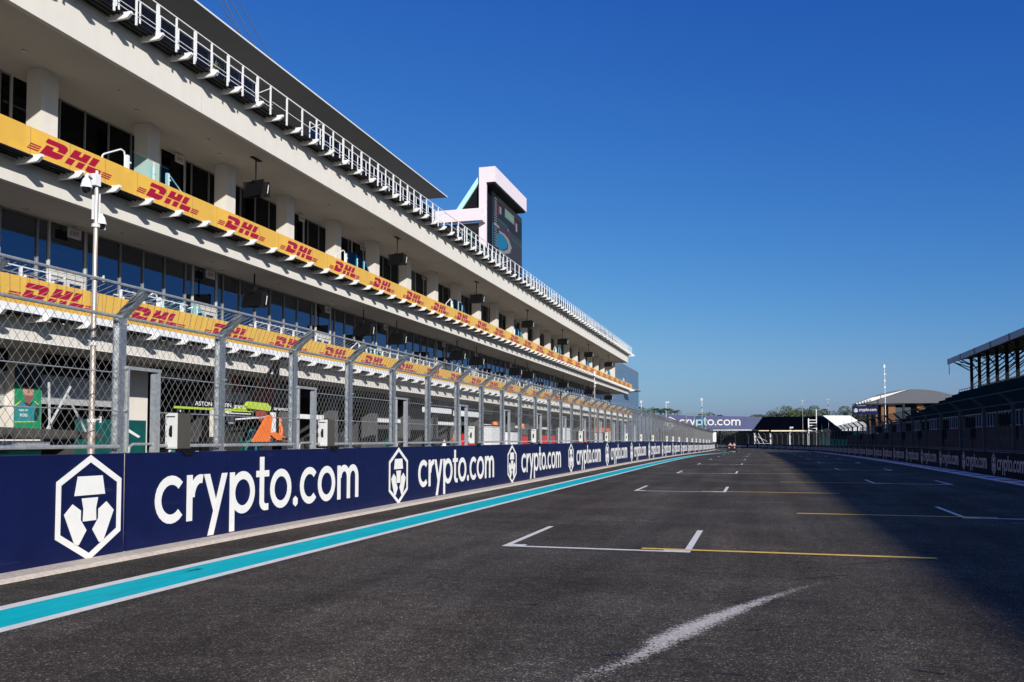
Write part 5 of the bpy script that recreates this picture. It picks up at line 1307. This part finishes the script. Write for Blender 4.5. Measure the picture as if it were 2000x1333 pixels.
b = MB(); b.box(-20.1, -19.9, 40.05, 40.35, 4.3, 4.6); c = MB(); c.bar((-20, 40.2, .6), (-20, 39.5, 0), .03); c.bar((-20, 40.2, .6), (-20, 40.9, 0), .03)
prop('light_stand', 'thin black light stand with a white joint left of the slanted orange panel', 'stand', [('pole', a, 'black'), ('joint', b, 'white_metal'), ('foot', c, 'grey_metal')], (-20, 40.2, 0))
a = MB(); a.box(-24.6, -24.2, 62.0, 67.5, 3.7, 4.1); b = MB(); b.box(-24.6, -24.2, 69.0, 76.0, 3.6, 4.05); c = MB(); c.box(-24.5, -24.3, 64, 64.3, 0, 3.7); c.box(-24.5, -24.3, 72, 72.3, 0, 3.6)
prop('white_boom', 'pair of white booms over the lane behind the fifth fence post', 'boom', [('boom', a, 'white_metal'), ('boom', b, 'white_metal'), ('post', c, 'stand_metal')], (-24.4, 66, 0))
RB = [('red', 2.0), ('white_metal', 2.6), ('white_metal', 2.2), ('red', 1.9), ('red', 2.0), ('white_metal', 2.8), ('red', 1.8), ('white_metal', 2.4)]
for i, y in enumerate((55, 60.5, 66, 70.2, 79, 86, 96, 106)):
    a = MB(); hh = RB[i][1]; a.box(-19.4, -18.6, y, y + 1.5 + (i % 3) * .6, .15, hh); b = MB(); b.box(-19.45, -18.55, y - .03, y + 1.53 + (i % 3) * .6, hh, hh + .08); c = MB()
    for q in (0.2, 1.2): c.tube((-19.3, y + q, .08), (-18.7, y + q, .08), .08, n=8)
    prop('tool_cart', '%s pit lane tool cart, a %s one, counting from the camera' % (ORD[i], 'red' if RB[i][0] == 'red' else 'white'), 'tool cart', [('body', a, RB[i][0]), ('worktop', b, 'stand_metal'), ('wheels', c, 'rubber')], (-19, y, 0))
for i, (y, c0) in enumerate(((63.2, 'orange'), (71, 'orange'))):
    a = MB(); a.lathe((-19.2, y, 2.75), [(0, .25), (.22, .18), (.25, 0), (.18, -.2), (0, -.22)], 10); b = MB(); b.tube((-19.2, y, 0), (-19.2, y, 2.55), .03, n=6)
    prop('orange_lamp', ['orange pod on a pole nearer the camera', 'farther orange pod on a pole in the pit lane'][i], 'lamp', [('pod', a, c0), ('pole', b, 'grey_metal')], (-19.2, y, 0))

# ---------------------------------------------------------------- people
def person(loc, rz, label, top, bottom, pose='stand', hair='hair', cap=None, scale=1., name='person'):
    """one continuous skinned body; pose joints in metres"""
    root = empty(name, loc, rz, label=label, cat='person'); root.scale = (scale,) * 3
    if pose == 'stand':
        J = dict(p=(0, 0, .95), c=(0, 0, 1.18), s=(0, .02, 1.42), n=(0, .01, 1.53), h=(0, .03, 1.66), ls=(-.17, .01, 1.40), le=(-.24, .05, 1.13), lw=(-.20, .22, .98), rs=(.17, .01, 1.40), re=(.25, .06, 1.13), rw=(.16, .25, 1.05),
                 lh=(-.09, 0, .90), lk=(-.11, .03, .49), la=(-.12, -.02, .08), lt=(-.13, .14, .04), rh=(.09, 0, .90), rk=(.11, .02, .49), ra=(.12, -.04, .08), rt=(.13, .12, .04))
    else:
        J = dict(p=(0, 0, .55), c=(0, .02, .80), s=(0, .08, 1.04), n=(0, .10, 1.15), h=(0, .13, 1.28), ls=(-.17, .08, 1.02), le=(-.24, .24, .80), lw=(-.16, .45, .82), rs=(.17, .08, 1.02), re=(.24, .24, .80), rw=(.16, .45, .82),
                 lh=(-.09, .02, .52), lk=(-.13, .46, .55), la=(-.13, .48, .12), lt=(-.13, .62, .08), rh=(.09, .02, .52), rk=(.13, .46, .55), ra=(.13, .48, .12), rt=(.13, .62, .08))
    order = list(J); E_ = [('p', 'c'), ('c', 's'), ('s', 'n'), ('n', 'h'), ('s', 'ls'), ('ls', 'le'), ('le', 'lw'), ('s', 'rs'), ('rs', 're'), ('re', 'rw'), ('p', 'lh'), ('lh', 'lk'), ('lk', 'la'), ('la', 'lt'), ('p', 'rh'), ('rh', 'rk'), ('rk', 'ra'), ('ra', 'rt')]
    RAD = dict(p=.14, c=.125, s=.12, n=.055, h=.095, ls=.065, le=.045, lw=.032, rs=.065, re=.045, rw=.032, lh=.095, lk=.06, la=.042, lt=.04, rh=.095, rk=.06, ra=.042, rt=.04)
    me = bpy.data.meshes.new('body'); me.from_pydata([J[k] for k in order], [(order.index(a), order.index(b)) for a, b in E_], [])
    o = bpy.data.objects.new('body', me); C.objects.link(o)
    sk = o.modifiers.new('skin', 'SKIN'); sk.use_smooth_shade = True; o.modifiers.new('sub', 'SUBSURF').levels = 1; o.modifiers['sub'].render_levels = 1
    for i, k in enumerate(order): me.skin_vertices[0].data[i].radius = (RAD[k], RAD[k]); me.skin_vertices[0].data[i].use_root = (k == 'p')
    bpy.context.view_layer.update(); dg = bpy.context.evaluated_depsgraph_get(); m2 = bpy.data.meshes.new_from_object(o.evaluated_get(dg)); bpy.data.objects.remove(o)
    m2.materials.clear()
    for m_ in (M['skin'], M[top], M[bottom]): m2.materials.append(m_)
    hz = J['n'][2] + .0; pz = J['p'][2] + .02
    for f in m2.polygons:
        c = f.center
        f.material_index = 0 if c.z > hz else (1 if c.z > pz or abs(c.x) > .19 and c.z > J['p'][2] - .1 else 2)
        if (Vector(J['lw']) - c).length < .07 or (Vector(J['rw']) - c).length < .07: f.material_index = 0
    b = bpy.data.objects.new('body', m2); C.objects.link(b); b.parent = root
    mb = MB(); hx, hy, hh = J['h']; mb.lathe((hx, hy - .01, hh), [(.105, -.02), (.112, .03), (.095, .09), (.05, .125), (0, .135)], 12)
    if cap: mb.box(hx - .07, hx + .07, hy + .06, hy + .18, hh + .035, hh + .05)
    mb.build('cap' if cap else 'hair', M[cap or hair], root, smooth=True)
    mb = MB()
    for s in (-1, 1):
        w_ = Vector(J['lw' if s < 0 else 'rw']); e = Vector(J['le' if s < 0 else 're']); d = (w_ - e).normalized()
        sd = Vector((1, 0, 0))
        mb.tube(w_, w_ + d * .085, .030, .034, 8)
        for q in range(4): mb.tube(w_ + d * .08 + sd * (q - 1.5) * .018, w_ + d * (.145 + (.012 if q in (1, 2) else 0)) + sd * (q - 1.5) * .02 + Vector((0, 0, -.025)), .009, .007, 6)
        mb.tube(w_ + d * .03 - sd * s * .025, w_ + d * .085 - sd * s * .055, .010, .008, 6)
    mb.build('hands', M['skin'], root)
    return root
person((-20.2, 34.05, .78), R(150), 'mechanic in an orange and dark shirt in the pit lane beside the second tall post', 'orange', 'dark_navy', cap='orange')
a = MB(); a.box(-20.7, -19.7, 33.2, 34.5, 0, .78); b = MB(); b.box(-20.8, -19.6, 33.1, 34.6, .70, .779)
prop('work_platform', 'low dark working platform under the mechanic in orange', 'platform', [('base', a, 'stand_metal')], (-20.2, 34, 0))
person((-19.0, 53.6, .55), R(100), 'marshal in orange bending beyond the sixth fence post', 'orange', 'stand_metal', cap=None)
person((-24.5, 110, 6.3), R(90), 'person in dark clothes standing on the lower balcony near its far part', 'dark_navy', 'black')
bg_ = empty('utility_buggy', (-3.85, 139.5, zg(139.5)), label='small dark open buggy driving on the track at the far end', cat='buggy')
bz = zg(139.5)
def bp(mb, n, m): o = mb.build(n, M[m], bg_); return o
mb = MB(); mb.box(-.62, .62, -.9, 1.1, .38, .62); mb.box(-.55, .55, -1.15, -.9, .42, .86); mb.prism([(-1.16, .5), (-.75, .95), (-.6, .95), (-.6, .5)], lambda a, b, t: (t, a, b), -.52, .52); bp(mb, 'chassis', 'buggy')
mb = MB(); mb.box(-.55, .55, -.1, .45, .62, .72); mb.box(-.55, .55, .40, .52, .72, 1.12); bp(mb, 'seat', 'rubber')
mb = MB()
for x in (-.6, .6): mb.bar((x, -.7, .62), (x, -.45, 1.75), .05); mb.bar((x, .55, .62), (x, .5, 1.8), .05); mb.bar((x, -.45, 1.75), (x, .5, 1.8), .05)
mb.bar((-.6, .5, 1.8), (.6, .5, 1.8), .05); mb.bar((-.6, -.45, 1.75), (.6, -.45, 1.75), .05); bp(mb, 'roll_cage', 'black')
for x in (-.72, .72):
    for y in (-.8, .85): mb = MB(); mb.tube((x - .14, y, .34), (x + .14, y, .34), .34, n=16); bp(mb, 'wheel', 'rubber')
mb = MB(); mb.tube((-.28, -.42, .95), (-.28, -.38, 1.0), .17, n=12); bp(mb, 'steering_wheel', 'black')
for x in (-.4, .4): mb = MB(); mb.tube((x, -1.17, .72), (x, -1.15, .72), .08, n=10); bp(mb, 'headlight', 'sign_white')
person((-3.85 - .28, 139.5 + .12, bz + .17), R(180), 'driver in a pale pink shirt sitting on the left of the far buggy', 'shirt_pink', 'black', 'sit')
person((-3.85 + .28, 139.5 + .12, bz + .17), R(180), 'passenger in a pale pink shirt sitting on the right of the far buggy', 'shirt_pink', 'black', 'sit')

def tyre_stack(x, y, n, label):
    root = empty('tyre_stack', (x, y, zg(y)), label=label, cat='tyre stack', group='tyre stacks in the pit lane')
    for k in range(n):
        mb = MB(); z = .02 + k * .36
        mb.lathe((0, 0, z), [(.20, .02), (.30, 0), (.35, .05), (.36, .16), (.35, .29), (.30, .34), (.20, .32), (.20, .02)], 16); t = mb.build('tyre', M['rubber'], root, smooth=True)
        mb = MB(); mb.lathe((0, 0, z), [(.27, .343), (.29, .343), (.29, .346), (.27, .346)], 16); mb.build('marking', M['red' if k % 2 else 'yellow_paint'], t)
for i, (x, y, n) in enumerate(((-24, 38.2, 4), (-25, 45.5, 5), (-24.5, 50.4, 4), (-25, 58, 5), (-24.2, 64, 4), (-25, 73, 5), (-25, 90, 5))):
    tyre_stack(x, y, n, '%s stack of black tyres before the garages, counting from the camera' % ORD[i])
person((-23.5, 40.9, 0), R(70), 'crew member in a dark green shirt near the garage right of the second tall post', 'dark_green', 'black', cap='black')
person((-24.5, 46.8, 0), R(200), 'crew member in black standing before the slanted orange hangings', 'black', 'black', cap='orange')
person((-22.5, 61.2, 0), R(90), 'crew member in a white shirt farther down the pit lane', 'tent', 'dark_navy')
person((-22.0, 84.0, 0), R(120), 'crew member in a red shirt beside the far tool carts', 'red', 'black')
for i, (y0, y1, m_) in enumerate(((36.9, 39.4, 'stand_metal'), (43.6, 46.2, 'rubber'), (50.2, 53.4, 'stand_metal'), (57.0, 60.5, 'garage_grey'), (70.5, 74.5, 'stand_metal'))):
    a = MB(); a.box(-27.6, -26.9, y0, y1, 0, 1.0 + .3 * (i % 2)); b = MB(); b.box(-27.65, -26.85, y0 - .04, y1 + .04, 1.0 + .3 * (i % 2), 1.06 + .3 * (i % 2)); c = MB()
    for q in range(3): c.box(-27.5, -27.1, y0 + .3 + q * .7, y0 + .7 + q * .7, 1.06 + .3 * (i % 2), 1.42 + .3 * (i % 2) + q * .1)
    prop('equipment_rack', '%s low dark equipment rack at the garage doors, counting from the camera' % ORD[i], 'rack', [('body', a, m_), ('worktop', b, 'grey_metal'), ('monitors', c, 'black')], (-27.2, y0, 0))
